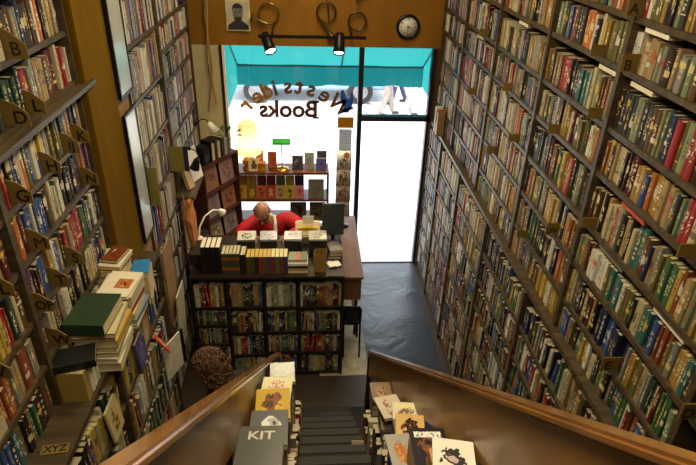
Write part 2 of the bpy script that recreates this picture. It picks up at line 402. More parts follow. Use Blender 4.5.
def fill_row(CM, x0, x1, z, gap, zone, row, depth=.2, hr=(.62, .9), tr=(.016, .042), gaps=(), y0=.012, density=1.0, lean=.06):
    """Books side by side along a shelf. CM: the case's matrix (x along the shelf, y into it); gaps: x positions kept free for a board."""
    w = ZONES[zone]; names = list(w); wts = list(w.values())
    x = x0 + .004; idx = 0; run = 0; hue = None; last = None
    gl = sorted(gaps)
    while True:
        if run <= 0:
            hue = rnd.choices(names, wts)[0]; run = rnd.choice([1, 1, 1, 1, 2, 2, 3])
            last = (rnd.uniform(*tr), rnd.uniform(*hr))
        run -= 1
        t = last[0] * rnd.uniform(.9, 1.1); h = gap * min(.96, last[1] * rnd.uniform(.95, 1.04))
        d = min(depth - .01, h * rnd.uniform(.66, .76))
        while gl and x > gl[0] + .006: gl.pop(0)
        if gl and x + t > gl[0] - .006:
            x = gl.pop(0) + .006; continue
        if x + t > x1 - .003: break
        idx += 1
        yy = y0 + rnd.random() ** 2 * .022
        if rnd.random() < lean and x + t + .035 < x1 and not gl:
            a = rnd.uniform(.05, .13); s = rnd.choice((-1, 1)); foot = h * math.sin(a)
            if s > 0: M = CM @ Matrix.Translation((x + t / 2 * math.cos(a) + .0, yy, z + .0015 + t / 2 * math.sin(a))) @ Matrix.Rotation(a, 4, 'Y')
            else: M = CM @ Matrix.Translation((x + foot + t / 2 * math.cos(a), yy, z + .0015 + t / 2 * math.sin(a))) @ Matrix.Rotation(-a, 4, 'Y')
            h *= .93; x += t * math.cos(a) + foot + .002
        else:
            M = CM @ Matrix.Translation((x + t / 2, yy, z + .001)); x += t + .0008
        if rnd.random() < density: add_book(M, t, d, h, hue, row, idx)
    return idx

def book_simple(mb, b):
    w, d, h = b['w'], b['d'], b['h']; a = w / 2
    mb.M = b['M']; k = b['seed'] * 4
    v = [(-a, 0, 0), (a, 0, 0), (a, d, 0), (-a, d, 0), (-a, 0, h), (a, 0, h), (a, d, h), (-a, d, h)]
    mb.add(v, [(0, 1, 5, 4)], 0, False, b['c'], b['ink'], [[(k, 0), (k + 1, 0), (k + 1, 1), (k, 1)]])
    mb.add(v, [(1, 2, 6, 5), (2, 3, 7, 6), (3, 0, 4, 7), (0, 3, 2, 1)], 0, False, b['c'], b['c'])
    mb.add(v, [(4, 5, 6, 7)], 0, False, (.36, .31, .21), None)

def book_full(b):
    w, d, h = b['w'], b['d'], b['h']; a = w / 2; t = min(.0025, w * .14)
    mb = MB(); k = b['seed'] * 4
    bul = min(.004, w * .15)
    prof = [(-a, d), (-a, bul), (-a * .55, bul * .25), (0, 0), (a * .55, bul * .25), (a, bul), (a, d), (a - t, d), (a - t, bul + .004), (-a + t, bul + .004), (-a + t, d)]
    n = len(prof); v = [(x, y, 0) for x, y in prof] + [(x, y, h) for x, y in prof]
    us = [None, 0, .22, .5, .78, 1]
    for i in range(n):
        j = (i + 1) % n
        if 1 <= i <= 4:
            uv = [[(k + us[i], 0), (k + us[j], 0), (k + us[j], 1), (k + us[i], 1)]]
            mb.add([v[i], v[j], v[n + j], v[n + i]], [(0, 1, 2, 3)], 0, True, b['c'], b['ink'], uv)
        else: mb.add([v[i], v[j], v[n + j], v[n + i]], [(0, 1, 2, 3)], 0, False, b['c'], b['c'])
    mb.add(v, [tuple(range(n, 2 * n)), tuple(range(n))[::-1]], 0, False, b['c'], b['c'])
    o = mb.build('book', BOOK); o.matrix_world = b['M']
    p = MB().box(-a + t + .0003, bul + .0045, .003, a - t - .0003, d - .003, h - .004).build('pages', PAGE, o)
    return o

# ------------------------------------------------------------------ bookcases
def bookcase(label, group, CM, width, depth, z0, z1, shelves, wood=SHELF, th=.028, post=.018, ledge=None, name='bookcase', back=True):
    t = thing(name, label, 'bookcase', group=group, M=CM)
    MB().box(0, -.008, z0, post, depth, z1).build('upright', wood, t)
    MB().box(width - post, -.008, z0, width, depth, z1).build('upright', wood, t)
    for z in shelves: MB().box(post, .002, z - th, width - post, depth - .012, z).build('shelf', wood, t)
    if back: MB().box(post, depth - .012, z0, width - post, depth, z1).build('back_panel', BACK, t)
    if ledge: MB().box(0, ledge[0], ledge[1] - .035, width, depth, ledge[1]).build('ledge', wood, t)
    return t

def side(x, y, left):
    """A case's frame: x along the shelf, y into the wall. Long bookcase by the door: left=False, runs from its window end towards the stairs."""
    return Matrix.Translation((x, y, 0)) @ Matrix.Rotation(PI / 2 if left else -PI / 2, 4, 'Z')

TAGS = []
def shelf_tag(CM, x, z, letter, label, out=.075, h=.105, size=.07):
    """A cut board standing between the books and sticking out over the shelf edge; its letter faces the stairs."""
    t = thing('shelf_tag', label, 'shelf tag', group='shelf divider tags', M=CM @ Matrix.Translation((x, 0, z + .001)))
    poly = [(-out, 0), (.09, 0), (.09, h * 1.35), (-out * .25, h), (-out, h * .55)] if h > .09 else [(-out, 0), (.09, 0), (.09, h), (-out, h)]
    MB().prism(poly, -.003, .003, 'yz').build('board', KRAFT, t)
    if letter:
        v, f = text_geom(letter, size * (1 if len(letter) == 1 else .8), .0006, 0 if letter == 'M' else .0009)
        flip = -1 if (CM.to_3x3() @ Vector((1, 0, 0))).y > 0 else 1      # the face towards the stairs
        # letter plane: its right runs to the viewer's right
        yc = -out * .42
        vv = []
        for p in v:
            yy = p[0] if flip < 0 else -p[0]
            yy = -p[0] if flip < 0 else p[0]
            vv.append((flip * (.0036 + p[2]), yc + yy, h * .36 + p[1]))
        MB().add(vv, f).build('letter', LETTER, t)
    return t

Rz = lambda a: Matrix.Rotation(a, 4, 'Z')
Rx = lambda a: Matrix.Rotation(a, 4, 'X')
Ry = lambda a: Matrix.Rotation(a, 4, 'Y')
T = lambda x, y, z: Matrix.Translation((x, y, z))
def plain(hexc, rough=.45): 
    k = 'cloth_' + hexc[1:]
    return bpy.data.materials.get(k) or mat(k, hexc, rough, vary=.06)

def flat_book(name, label, cat, M, w, l, t, top, group=None, spine=None, page=PAGE, extra=None):
    """A book lying flat: w across, l along, t thick, spine on its -x edge; origin at the middle of its underside. M places it."""
    o = thing(name, label, cat, M=M, group=group)
    c = min(.003, t * .2)
    cv = MB().box(-w / 2, -l / 2, t - c, w / 2, l / 2, t)
    cv.build('front_cover', top, o)
    MB().box(-w / 2, -l / 2, 0, w / 2, l / 2, c).box(-w / 2, -l / 2, c, -w / 2 + c, l / 2, t - c).build('spine_and_back', spine or top, o)
    MB().box(-w / 2 + c, -l / 2 + .004, c, w / 2 - .004, l / 2 - .004, t - c).build('pages', page, o)
    return o
# --- the long bookcase by the door (upper half over a ledge, lower half standing out under it)
XU, XL = 1.545, 1.5
UROWS = [2.13, 2.36, 2.63, 2.9, 3.2, 3.447, 3.745, 3.988, 4.27]
RN = {2.13: 'row on ledge', 2.36: 'E shelf', 2.63: 'D shelf', 2.9: 'first shelf over D', 3.2: 'second shelf over D', 3.447: 'first shelf under B', 3.745: 'B shelf', 3.988: 'A shelf', 4.27: 'shelf over A'}
ub = [6.82, 5.83, 4.79, 3.74, 2.79, 1.61, .5]
UBN = ['upper case by doorway', 'second upper case from doorway', 'upper case midway along aisle', 'upper case with UV tag', 'upper case with B tag', 'upper case with D tag']
UTAG = {(4, 7): [(.03, 'A')], (4, 6): [(.1, 'B')], (5, 2): [(.05, 'D')], (4, 1): [(.66, 'E')], (3, 2): [(.68, 'UV')],
        (3, 4): [(.40, '')], (4, 3): [(.12, '')], (2, 4): [(.5, ''), ], (1, 5): [(.7, '')], (3, 6): [(.72, '')], (2, 2): [(.35, '')], (2, 3): [(.8, '')],
        (3, 1): [(.25, '')], (4, 4): [(.9, '')], (1, 3): [(.6, '')], (3, 5): [(.85, '')]}
UTL = {'A': 'brown board tag lettered A sticking out at the top of the door-side bookcase', 'B': 'brown board tag lettered B below the A tag of the door-side bookcase',
       'D': 'brown board tag lettered D low on the door-side bookcase beside the handrail', 'E': 'brown board tag lettered E just over the handrail on the door-side bookcase',
       'UV': 'small tag lettered UV midway along the door-side bookcase'}
ufills = []
FLAT = {(4, 6): [(.2, .2, '#e5e0d2', 'white flat book lying over the books of the B shelf')], (4, 5): [(.2, .2, '#dad2b8', 'cream flat book lying over the row under the B tag')],
        (3, 5): [(.8, .2, '#d8d0b8', 'pale flat book lying over the row one case nearer the door than the B tag')], (4, 3): [(.42, .22, '#b84a28', 'orange-red flat book lying over a row low under the B shelf')],
        (4, 2): [(.9, .24, '#e0d9c4', 'long white-edged book lying over the books of the D shelf'), (.35, .26, '#77766c', 'long dull grey book lying over the D shelf row near the post')],
        (2, 5): [(.5, .2, '#cfc8b4', 'pale flat book lying over a row midway along the upper cases')], (1, 4): [(.5, .2, '#d8d4c8', 'white flat book lying over a row near the doorway')]}
for i in range(6):
    y1, y0 = ub[i], ub[i + 1]; W = y1 - y0
    CM = side(XU, y1, False)
    bookcase(UBN[i] + ', full of books, on the door-side wall', 'upper bookcases along the door-side wall', CM, W, .26, 2.13, 4.62, UROWS[1:] + [4.62],
             ledge=(-.04, 2.13))
    zone = ['far', 'far', 'mid', 'warm', 'warm', 'warm'][i]
    for k, z in enumerate(UROWS):
        z2 = UROWS[k + 1] if k + 1 < len(UROWS) else 4.6
        tg = UTAG.get((i, k), [])
        ufills.append((CM, W, z, z2 - .028 - z, zone, i, k, tg))
for CM, W, z, gap, zone, i, k, tg in ufills:
    fill_row(CM, .4 if i == 5 and k < 3 else .018, W - .018, z, gap, zone, (RN[z], UBN[i], 'window-end post', 'books in the upper cases by the door'), gaps=[a for a, _ in tg],
             hr=(.7, .81) if (i, k) in FLAT else (.75, .95), tr=(.015, .04) if i > 2 else (.014, .034), lean=.05 if (i, k) not in FLAT else 0)
    for xc, ln, c, lab in FLAT.get((i, k), []):
        flat_book('flat_book', lab, 'book', CM @ T(xc, .085, z + gap * .86 + .003) @ Rz(PI / 2), .14, ln, min(.022, gap * .11), plain(c), 'books lying over the upper rows', plain(c))
    for a, l in tg:
        lab = UTL.get(l) or 'small unlettered brown board, %s, %s' % (RN[z], UBN[i])
        shelf_tag(CM, a, z, l, lab, out=.06, h=.085 if l else .06)
LROWS = [.1, .41, .7, .98, 1.26, 1.53, 1.81]
LNAME = ['bottom shelf', 'second shelf up', 'third shelf up', 'fourth shelf up', 'third shelf under ledge', 'second shelf under ledge', 'first shelf under ledge']
lb = [6.8, 6.1, 5.2, 4.2, 3.2, 2.2, 1.2]
LBN = ['lower case at doorway', 'second lower case from doorway', 'lower case by blue runner', 'lower case at stair foot', 'lower case under UV tag', 'lower case behind handrail']
for i in range(6):
    y1, y0 = lb[i], lb[i + 1]; W = y1 - y0
    CM = side(XL, y1, False)
    bookcase(LBN[i] + ' on the door-side wall, standing out under the ledge', 'lower bookcases along the door-side wall', CM, W, .3, .0, 2.093, LROWS)
    for k, z in enumerate(LROWS):
        z2 = LROWS[k + 1] if k + 1 < len(LROWS) else 2.113
        fill_row(CM, .018, W - .018, z, z2 - .028 - z, ['far', 'far', 'mid', 'low', 'low', 'low'][i], (LNAME[k], LBN[i], 'window-end post', 'books in the lower cases by the door'),
                 hr=(.68, .94), tr=(.014, .036), lean=.1, density=.97)

# --- the alphabet bookcase in front of the pillar
XA = -1.35
AROWS = [2.31, 2.59, 2.88, 3.155, 3.475, 3.755, 4.03, 4.31]
AN = {2.31: 'lowest shelf over ledge', 2.59: 'S shelf', 2.88: 'M and N shelf', 3.155: 'H shelf', 3.475: 'D shelf', 3.755: 'B shelf', 4.03: 'shelf over B', 4.31: 'second shelf over B', 2.017: 'row on ledge'}
ATAG = {(1, 5): [(.40, 'B')], (1, 4): [(.30, 'D'), (.48, 'L')], (1, 3): [(.49, 'H'), (.77, 'IJ'), (.93, 'K'), (.14, 'G')], (1, 2): [(.18, 'M'), (.94, 'N')],
        (0, 2): [(1.62, 'L ')], (1, 1): [(.5, 'S'), (.28, 'T'), (.06, 'OP')], (0, 1): [(1.42, 'V')], (1, 0): [(.13, 'W')]}
ATL = {'B': 'large brown tag lettered B on the shelf beside the pillar top', 'D': 'brown tag lettered D below the B tag of the pillar bookcase', 'L': 'brown tag lettered L on the D shelf of the pillar bookcase',
       'H': 'brown tag lettered H midway up the pillar bookcase', 'IJ': 'brown tag lettered IJ close beside the pillar', 'K': 'brown tag lettered K touching the pillar, beside the IJ tag',
       'G': 'brown tag lettered G on the H shelf beside the case post', 'M': 'brown tag lettered M on the shelf under the G tag', 'N': 'brown tag lettered N beside the pillar under the K tag',
       'L ': 'brown tag lettered L on the near case post, below the G tag', 'S': 'brown tag lettered S over the book piles by the pillar', 'T': 'brown tag lettered T next to the S tag',
       'OP': 'brown tag lettered OP over the black book on the ledge', 'V': 'brown tag lettered V at the picture edge of the pillar bookcase', 'W': 'brown tag lettered W just over the white-spined books on the ledge'}
ab = [.5, 2.33, 3.43]
ABN = ['lettered case nearer stairhead', 'lettered case by pillar']
for i in range(2):
    W = ab[i + 1] - ab[i]; CM = side(XA, ab[i], True)
    bookcase(ABN[i] + ', brown shelves with lettered board tags', 'alphabet bookcases in front of the pillar', CM, W, .26, 2.017, 4.62, AROWS + [4.62])
    for k, z in enumerate([2.017] + AROWS):
        z2 = ([2.017] + AROWS + [4.62])[k + 1]
        tg = ATAG.get((i, k - 1), [])
        x0 = .018; x1 = W - .018
        if k == 0 and i == 1: x0 = .1; x1 = .8
        fill_row(CM, x0, x1, z, z2 - .028 - z, 'left' if i else 'warm', (AN[z], ABN[i], 'stair-end post', 'books in the alphabet cases'), gaps=[a for a, _ in tg], hr=(.72, .95), lean=.07)
        for a, l in tg: shelf_tag(CM, a, z, l.strip(), ATL[l], out=.085 if l == 'B' else .07, h=.12 if l == 'B' else .105, size=.085)
# narrow ledge strip under the D shelf, running past the case in front of the pillar
tag(MB().box(-1.349, .5, 3.425, -1.285, 3.56, 3.452).build('ledge_board', SHELF), 'long worn ledge board running under the D shelf and past the pillar', 'ledge')
# lower case with its deep ledge for piles
XLL = -1.18
LLROWS = [.1, .42, .76, 1.16, 1.585]
tt = None
LLN = ['bottom shelf', 'second shelf up', 'third shelf up', 'second shelf under ledge', 'first shelf under ledge']
llb = [.5, 1.6, 2.75, 3.9]
LLBN = ['ledge case at stairhead', 'ledge case under book piles', 'ledge case below pillar']
for i in range(3):
    W = llb[i + 1] - llb[i]; CM = side(XLL, llb[i], True)
    bookcase(LLBN[i] + ', dark wood, standing out under the alphabet shelves', 'lower cases under the alphabet shelves', CM, W, .5, 0, 1.98, LLROWS, ledge=(0, 2.017))
    for k, z in enumerate(LLROWS):
        z2 = (LLROWS + [1.98])[k + 1]
        fill_row(CM, .018, W - .018, z, min(.33, z2 - .028 - z), 'left' if i else 'warm', (LLN[k], LLBN[i], 'stair-end post', 'books in the lower cases under the alphabet shelves'), hr=(.66, .95), lean=.14, depth=.24, density=.95)
t = thing('shelf_tag', 'small plate lettered XYZ lying on the dark ledge at the bottom corner', 'shelf tag', group='shelf divider tags', M=Matrix.Translation((-1.265, 2.02, 2.018)) @ Matrix.Rotation(.12, 4, 'Z'))
MB().box(-.065, -.03, 0, .065, .03, .004).build('board', KRAFT, t)
v, f = text_geom('XYZ', .055, .0006, .0015); MB().add([(p[0], p[1], .0045 + p[2]) for p in v], f).build('letter', LETTER, t)

# --- the cases beyond the pillar
XM = -1.3
CM = side(XM, 4.2, True)
MROWS = [.1, .5, .8, 1.1, 1.446, 1.79, 2.22, 2.65, 3.065, 3.475, 3.9]
MN = ['bottom shelf', 'second shelf', 'third shelf', 'fourth shelf', 'fifth shelf', 'sixth shelf', 'shelf with the olive boards', 'third tall shelf down', 'second tall shelf down', 'top tall shelf in view', 'uppermost shelf']
bookcase('tall case of large thin books just beyond the mirrors', 'cases beyond the pillar', CM, 1.04, .35, 0, 4.3, MROWS + [4.3])
for k, z in enumerate(MROWS):
    z2 = (MROWS + [4.3])[k + 1]
    fill_row(CM, .018, 1.022, z, z2 - .028 - z, 'records', (MN[k], 'tall case beyond the mirrors', 'mirror-end post', 'large books beyond the mirrors'), hr=(.7, .93), tr=(.008, .028), lean=.05, depth=.32,
             gaps=[.09, .75] if k == 6 else ())
CM = side(XM, 5.25, True)
M2 = [1.9, 2.16, 2.4, 2.67, 2.945, 3.235, 3.475, 3.75]
bookcase('narrow case of face-out pamphlets in the corner by the front wall', 'cases beyond the pillar', CM, 1.36, .3, 0, 4.2, M2 + [4.2])
for k, z in enumerate(M2):
    z2 = (M2 + [4.2])[k + 1]
    fill_row(CM, .018, 1.34, z, z2 - .028 - z, 'records', ('%s shelf up' % ordinal(k + 1), 'corner case by front wall', 'mirror-end post', 'books in the corner case'), hr=(.75, .95), tr=(.012, .04), lean=.03, depth=.25)
for z in (.1, .45, .8, 1.15, 1.5):
    fill_row(CM, .018, 1.34, z, .3, 'low', ('low shelf', 'corner case by the front wall', 'mirror-end post', 'books in the corner case'), hr=(.7, .95))
for z in (.1, .45, .8, 1.15, 1.5):
    pass

# --- the desk: a counter with shelves of books facing the stairs
DX0, DX1, DY, DZ = -1.15, .335, 4.62, 1.285
desk = thing('sales_counter', 'dark book-lined sales counter below the window, books on its top', 'counter', (0, 0, 0))
MB().box(DX0, DY - .015, DZ - .03, DX1, 5.42, DZ).build('counter_top', SHELF_D, desk, bevel=.004)
comp = [(-1.14, -.805, [.05, .23, .45, .695, .915]), (-.805, -.445, [.05, .30, .595, .915]), (-.445, -.11, [.05, .33, .60, .91]), (-.11, .325, [.05, .32, .60, .91])]
for x in (-1.15, -.815, -.455, -.12, .315): MB().box(x, DY, 0, x + .02, 5.4 if x in (-1.15, .315) else 4.9, DZ - .03).build('upright', SHELF_D, desk)
MB().box(-1.13, 4.9, 0, .315, 4.915, DZ - .03).build('back_panel', BACK, desk)
DN = ['column beside curly-haired customer', 'second column', 'third column', 'column beside chair']
CMD = Matrix.Translation((0, DY, 0))
for i, (x0, x1, zs) in enumerate(comp):
    for k, z in enumerate(zs):
        MB().box(x0 + .01, DY, z - .018, x1 - .01, 4.9, z).build('shelf', SHELF_D, desk)
        z2 = (zs + [DZ - .03])[k + 1]; gap = z2 - .018 - z
        fill_row(CMD, x0 + .012, x1 - .012, z, gap, 'desk', ('%s shelf up' % ordinal(k + 1), 'counter ' + DN[i], 'mirror-side end', 'books shelved in the sales counter'), hr=(.7, .9) if gap < .28 else (.66, .84), tr=(.013, .03), lean=.04)

# --- books standing on both edges of the stairs
RISE, RUN, CN, SL = .2, .244, 3.44, .82
STEPS = []
for i in range(13):
    z = RISE * (i + 1); yn = (CN - z) / SL
    STEPS.append((i, z, yn))
for i, z, yn in STEPS:
    if yn - RUN < .85: break
    for left in (True, False):
        if i < (3 if left else 5): continue
        CM = (Matrix.Translation((-.085, yn - .008, 0)) @ Matrix.Rotation(-PI / 2 + PI, 4, 'Z')) if left else None
        if left: CM = Matrix.Translation((-.058, yn - RUN + .004, 0)) @ Matrix.Rotation(PI / 2, 4, 'Z')
        else: CM = Matrix.Translation((.335, yn - .004, 0)) @ Matrix.Rotation(-PI / 2, 4, 'Z')
        fill_row(CM, 0, RUN - .008, z, .36, 'left', ('%s step up' % ordinal(i + 1), 'stairs, ' + ('mirror side' if left else 'door side'), 'upper end of step' if left else 'lower end of step', 'books lined up on the stair edges'),
                 hr=(.7, .92), tr=(.012, .03), depth=.185 if left else .17, lean=.02)

# ------------------------------------------------------------------ pillar, mirrors, boards
struct(MB().box(-1.75, 3.445, 2.02, -1.31, 3.93, 5.0).build('pillar', PILW, bevel=.006))
MIR = bpy.data.materials.new('pale_reflection_glass'); MIR.use_nodes = True
bb = MIR.node_tree.nodes['Principled BSDF']; bb.inputs['Base Color'].default_value = (.5, .55, .56, 1); bb.inputs['Metallic'].default_value = .25; bb.inputs['Roughness'].default_value = .2  # pale grey base colour stands in for a bright reflection in the panes
def mirror(y0, y1, z0, z1, x, label):
    t = thing('wall_mirror', label, 'mirror', (x, y0, z0), group='mirrors past the pillar')
    w, h = y1 - y0, z1 - z0
    f = MB()
    for a in ((0, 0, w, .02), (0, h - .02, w, h), (0, .02, .02, h - .02), (w - .02, .02, w, h - .02)): f.box(-.02, a[0], a[1], .0, a[2], a[3])
    f.build('mirror_frame', DARKB, t)
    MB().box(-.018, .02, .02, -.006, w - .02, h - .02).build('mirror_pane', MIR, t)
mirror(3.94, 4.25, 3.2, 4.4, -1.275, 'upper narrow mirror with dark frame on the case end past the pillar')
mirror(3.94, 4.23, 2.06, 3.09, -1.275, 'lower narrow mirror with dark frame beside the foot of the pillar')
MB().box(-1.36, 3.94, 1.2, -1.309, 4.19, 4.6).build('trim_5', CARD)
bpy.data.objects['trim_5']['kind'] = 'structure'
def board(name, label, cat, M, w, h, t, m, edge=None, group=None):
    o = thing(name, label, cat, M=M, group=group)
    MB().box(-w / 2, 0, 0, w / 2, t, h).build('board', m, o)
    if edge: MB().box(w / 2 - .012, -.001, 0, w / 2 + .03, t, h).build('edge_strip', edge, o)
    return o
OLIVE = mat('olive_board', '#7d7434', .6, vary=.06)
Rz = lambda a: Matrix.Rotation(a, 4, 'Z')
Rx = lambda a: Matrix.Rotation(a, 4, 'X')
Ry = lambda a: Matrix.Rotation(a, 4, 'Y')
T = lambda x, y, z: Matrix.Translation((x, y, z))
board('divider_board', 'plain olive board sticking out of the tall case beside the lower mirror', 'board', T(-1.265, 4.28, 2.225), .1, .33, .006, OLIVE)
board('divider_board', 'olive board with a dark blue edge sticking out near the black clip lamp', 'board', T(-1.2, 4.95, 2.235), .14, .24, .006, OLIVE, mat('dark_blue_board', '#1c2238', .5))
board('cardboard_sheet', 'bare brown cardboard sheet leaning below the lower mirror', 'cardboard', T(-1.165, 4.07, 1.25) @ Rz(PI / 2), .26, .72, .012, CARD)
board('framed_board', 'pale grey board leaning on the low shelves below the brown cardboard', 'board', T(-1.14, 4.12, .9) @ Rz(PI / 2) @ Rx(.04), .26, .6, .012, mat('pale_board', '#a9a592', .6))
board('framed_board', 'small white board with dark back leaning among the low shelves under the piles', 'board', T(-1.1, 3.62, 1.02) @ Rz(1.2), .24, .34, .012, mat('white_board', '#cfcab8', .6), DARKB)

# ------------------------------------------------------------------ loose books
# pile of big books on the ledge, green one on top
zz = 2.018
pile = [('#c9bd95', .06, 'cream thick book at the bottom of the tall pile on the ledge'), ('#d8d0b8', .035, 'off-white book second from the bottom of the tall pile'), ('#8f8458', .03, 'olive-tan book in the lower half of the tall pile'),
        ('#cfc4a0', .04, 'pale book with wide page edge midway in the tall pile'), ('#b59440', .045, 'mustard book under the two cream ones in the tall pile'), ('#ddd3b5', .03, 'cream book third from the top of the tall pile'),
        ('#c0b48c', .03, 'dull cream book directly under the thick green book'), ]
for k, (c, t, lab) in enumerate(pile):
    M = T(-1.215 + rnd.uniform(-.012, .012), 2.72 + rnd.uniform(-.012, .012), zz) @ Rz(PI + rnd.uniform(-.07, .07))
    flat_book('large_book', lab, 'book', M, .24, .30, t, plain(c), 'books piled on the ledge by the pillar'); zz += t + .001
flat_book('large_book', 'thick dark green book on top of the tall pile on the ledge', 'book', T(-1.235, 2.70, zz) @ Rz(PI / 2 - .06), .30, .225, .075, plain('#233a25'), 'books piled on the ledge by the pillar')
zz += .076
# second pile behind it
z2 = 2.018
pile2 = [('#5b4a35', .04, 'brown book at the bottom of the pile behind the green book'), ('#d7cfb8', .03, 'white book low in the pile behind the green book'), ('#6d7d8f', .03, 'grey-blue book in the pile behind the green book'),
         ('#c9bb90', .05, 'cream book in the middle of the pile behind the green book'), ('#8c3a2a', .03, 'red-brown book in the pile behind the green book'), ('#d2c8a8', .045, 'pale book second from the top behind the green book'), ('#bcb39a', .045, 'grey-cream book just under the pictured white book')]
for k, (c, t, lab) in enumerate(pile2):
    M = T(-1.19 + rnd.uniform(-.012, .012), 3.04 + rnd.uniform(-.01, .01), z2) @ Rz(PI + rnd.uniform(-.08, .08))
    flat_book('large_book', lab, 'book', M, .22, .27, t, plain(c), 'books piled on the ledge by the pillar'); z2 += t + .001
o = flat_book('large_book', 'white book with a small red picture on its cover, lying behind the green book', 'book', T(-1.185, 3.03, z2) @ Rz(-.12), .2, .27, .02, plain('#ddd6c4'), 'books piled on the ledge by the pillar')
MB().box(-.02, -.05, .0202, .075, .05, .0208).build('cover_picture', art_mat('small_picture', ['#7a2a1c', '#c9763a', '#e0c79a', '#4a2318'], scale=4), o)
# third pile against the pillar foot
z3 = 2.018
pile3 = [('#7a6a45', .05, 'brown book at the bottom of the pile at the pillar foot'), ('#2f3b52', .04, 'dark blue book low in the pile at the pillar foot'), ('#c7bb98', .05, 'cream book midway in the pile at the pillar foot'), ('#55301d', .045, 'dark brown book in the pile at the pillar foot'), ('#b3a888', .05, 'grey book in the pile at the pillar foot'),
         ('#c39a48', .045, 'tan-yellow book third from the top at the pillar foot')]
for k, (c, t, lab) in enumerate(pile3):
    M = T(-1.31 + rnd.uniform(-.008, .008), 3.3 + rnd.uniform(-.006, .006), z3) @ Rz(rnd.uniform(-.06, .06))
    flat_book('large_book', lab, 'book', M, .18, .22, t, plain(c), 'books piled on the ledge by the pillar'); z3 += t + .001
flat_book('large_book', 'black and white jacketed book second from the top at the pillar foot', 'book', T(-1.3, 3.3, z3) @ Rz(-.12), .18, .22, .035, plain('#cfc9b8'), 'books piled on the ledge by the pillar', spine=plain('#1a1a1c')); z3 += .036
flat_book('large_book', 'small brown book with pale stripe on the very top at the pillar foot', 'book', T(-1.285, 3.31, z3) @ Rz(-.2), .11, .18, .025, art_mat('brown_jacket', ['#6b3218', '#7c3e20', '#8a4a26', '#d9cfb4'], scale=1.5), 'books piled on the ledge by the pillar')
flat_book('large_book', 'bright blue book lying at the aisle side of the pillar-foot pile', 'book', T(-1.15, 3.36, 2.2) @ Rz(.15), .11, .17, .03, plain('#2a78b8'), 'books piled on the ledge by the pillar')
flat_book('large_book', 'stout tan book under the bright blue one at the pillar foot', 'book', T(-1.15, 3.36, 2.018) @ Rz(.1), .115, .19, .181, plain('#b59a62'), 'books piled on the ledge by the pillar')
# near end of the ledge: upright books and a black book lying on them
def stand_book(name, label, M, w, d, h, hexc, group, page=PAGE, cat='book'):
    """Upright book: spine at y=0 facing -y of M, w thick."""
    o = thing(name, label, cat, M=M, group=group); c = .003
    MB().box(-w / 2, 0, 0, -w / 2 + c, d, h).box(w / 2 - c, 0, 0, w / 2, d, h).box(-w / 2 + c, 0, 0, w / 2 - c, c, h).build('cover', plain(hexc), o)
    MB().box(-w / 2 + c, c, .003, w / 2 - c, d - .004, h - .004).build('pages', page, o)
    return o
xx = 2.36
for c, lab in (('#a38a48', 'tan book with a yellow top band standing at the near end of the ledge'), ('#d9d2bd', 'first white-spined book under the black one on the ledge'), ('#e2dccb', 'second white-spined book under the black one on the ledge'), ('#cfc9b6', 'third white-spined book, pillar end, under the black one on the ledge')):
    w = .05 if 'tan' in lab else .032
    stand_book('hardback', lab, T(-1.2, xx, 2.018) @ Rz(PI / 2), w, .14, .2, c, 'books at the near end of the ledge'); xx += w + .012
flat_book('hardback', 'black book with white page edge lying on the white-spined books of the ledge', 'book', T(-1.265, 2.43, 2.2195) @ Rz(PI / 2 + .3), .15, .21, .045, plain('#161618'), 'books at the near end of the ledge')
# face-out oddments in the lower shelves
o = flat_book('paperback', 'cream picture book facing out on the shelf under the dark ledge', 'book', T(-1.165, 2.5, 1.587) @ Rz(PI / 2) @ Rx(PI / 2 - .1) @ T(0, .12, 0), .17, .24, .015, art_mat('ornament_cover', ['#c8ae6c', '#d8c489', '#8c7038', '#4e3c20'], scale=6), 'face-out books on the low shelves by the pillar')
flat_book('paperback', 'magenta-spined book facing out low beside the handrail', 'book', T(-1.165, 2.3, 1.162) @ Rz(PI / 2) @ Rx(PI / 2 - .12) @ T(0, .1, 0), .05, .2, .03, plain('#b02a7a'), 'face-out books on the low shelves by the pillar')
flat_book('paperback', 'blue and purple pictured book facing out below the piles', 'book', T(-1.165, 3.1, 1.587) @ Rz(PI / 2) @ Rx(PI / 2 - .1) @ T(0, .115, 0), .15, .22, .02, art_mat('violet_cover', ['#3a3560', '#565088', '#7c78a8', '#2a2748'], scale=3), 'face-out books on the low shelves by the pillar')
flat_book('paperback', 'orange-red booklet leaning out of the low shelves below the pillar', 'book', T(-1.1, 3.5, 1.35) @ Rz(1.9) @ Rx(PI / 2 - .5) @ T(0, .1, 0), .06, .2, .012, art_mat('red_booklet', ['#c8452a', '#d95a35', '#e8d8c0', '#b83520'], scale=3), 'face-out books on the low shelves by the pillar')

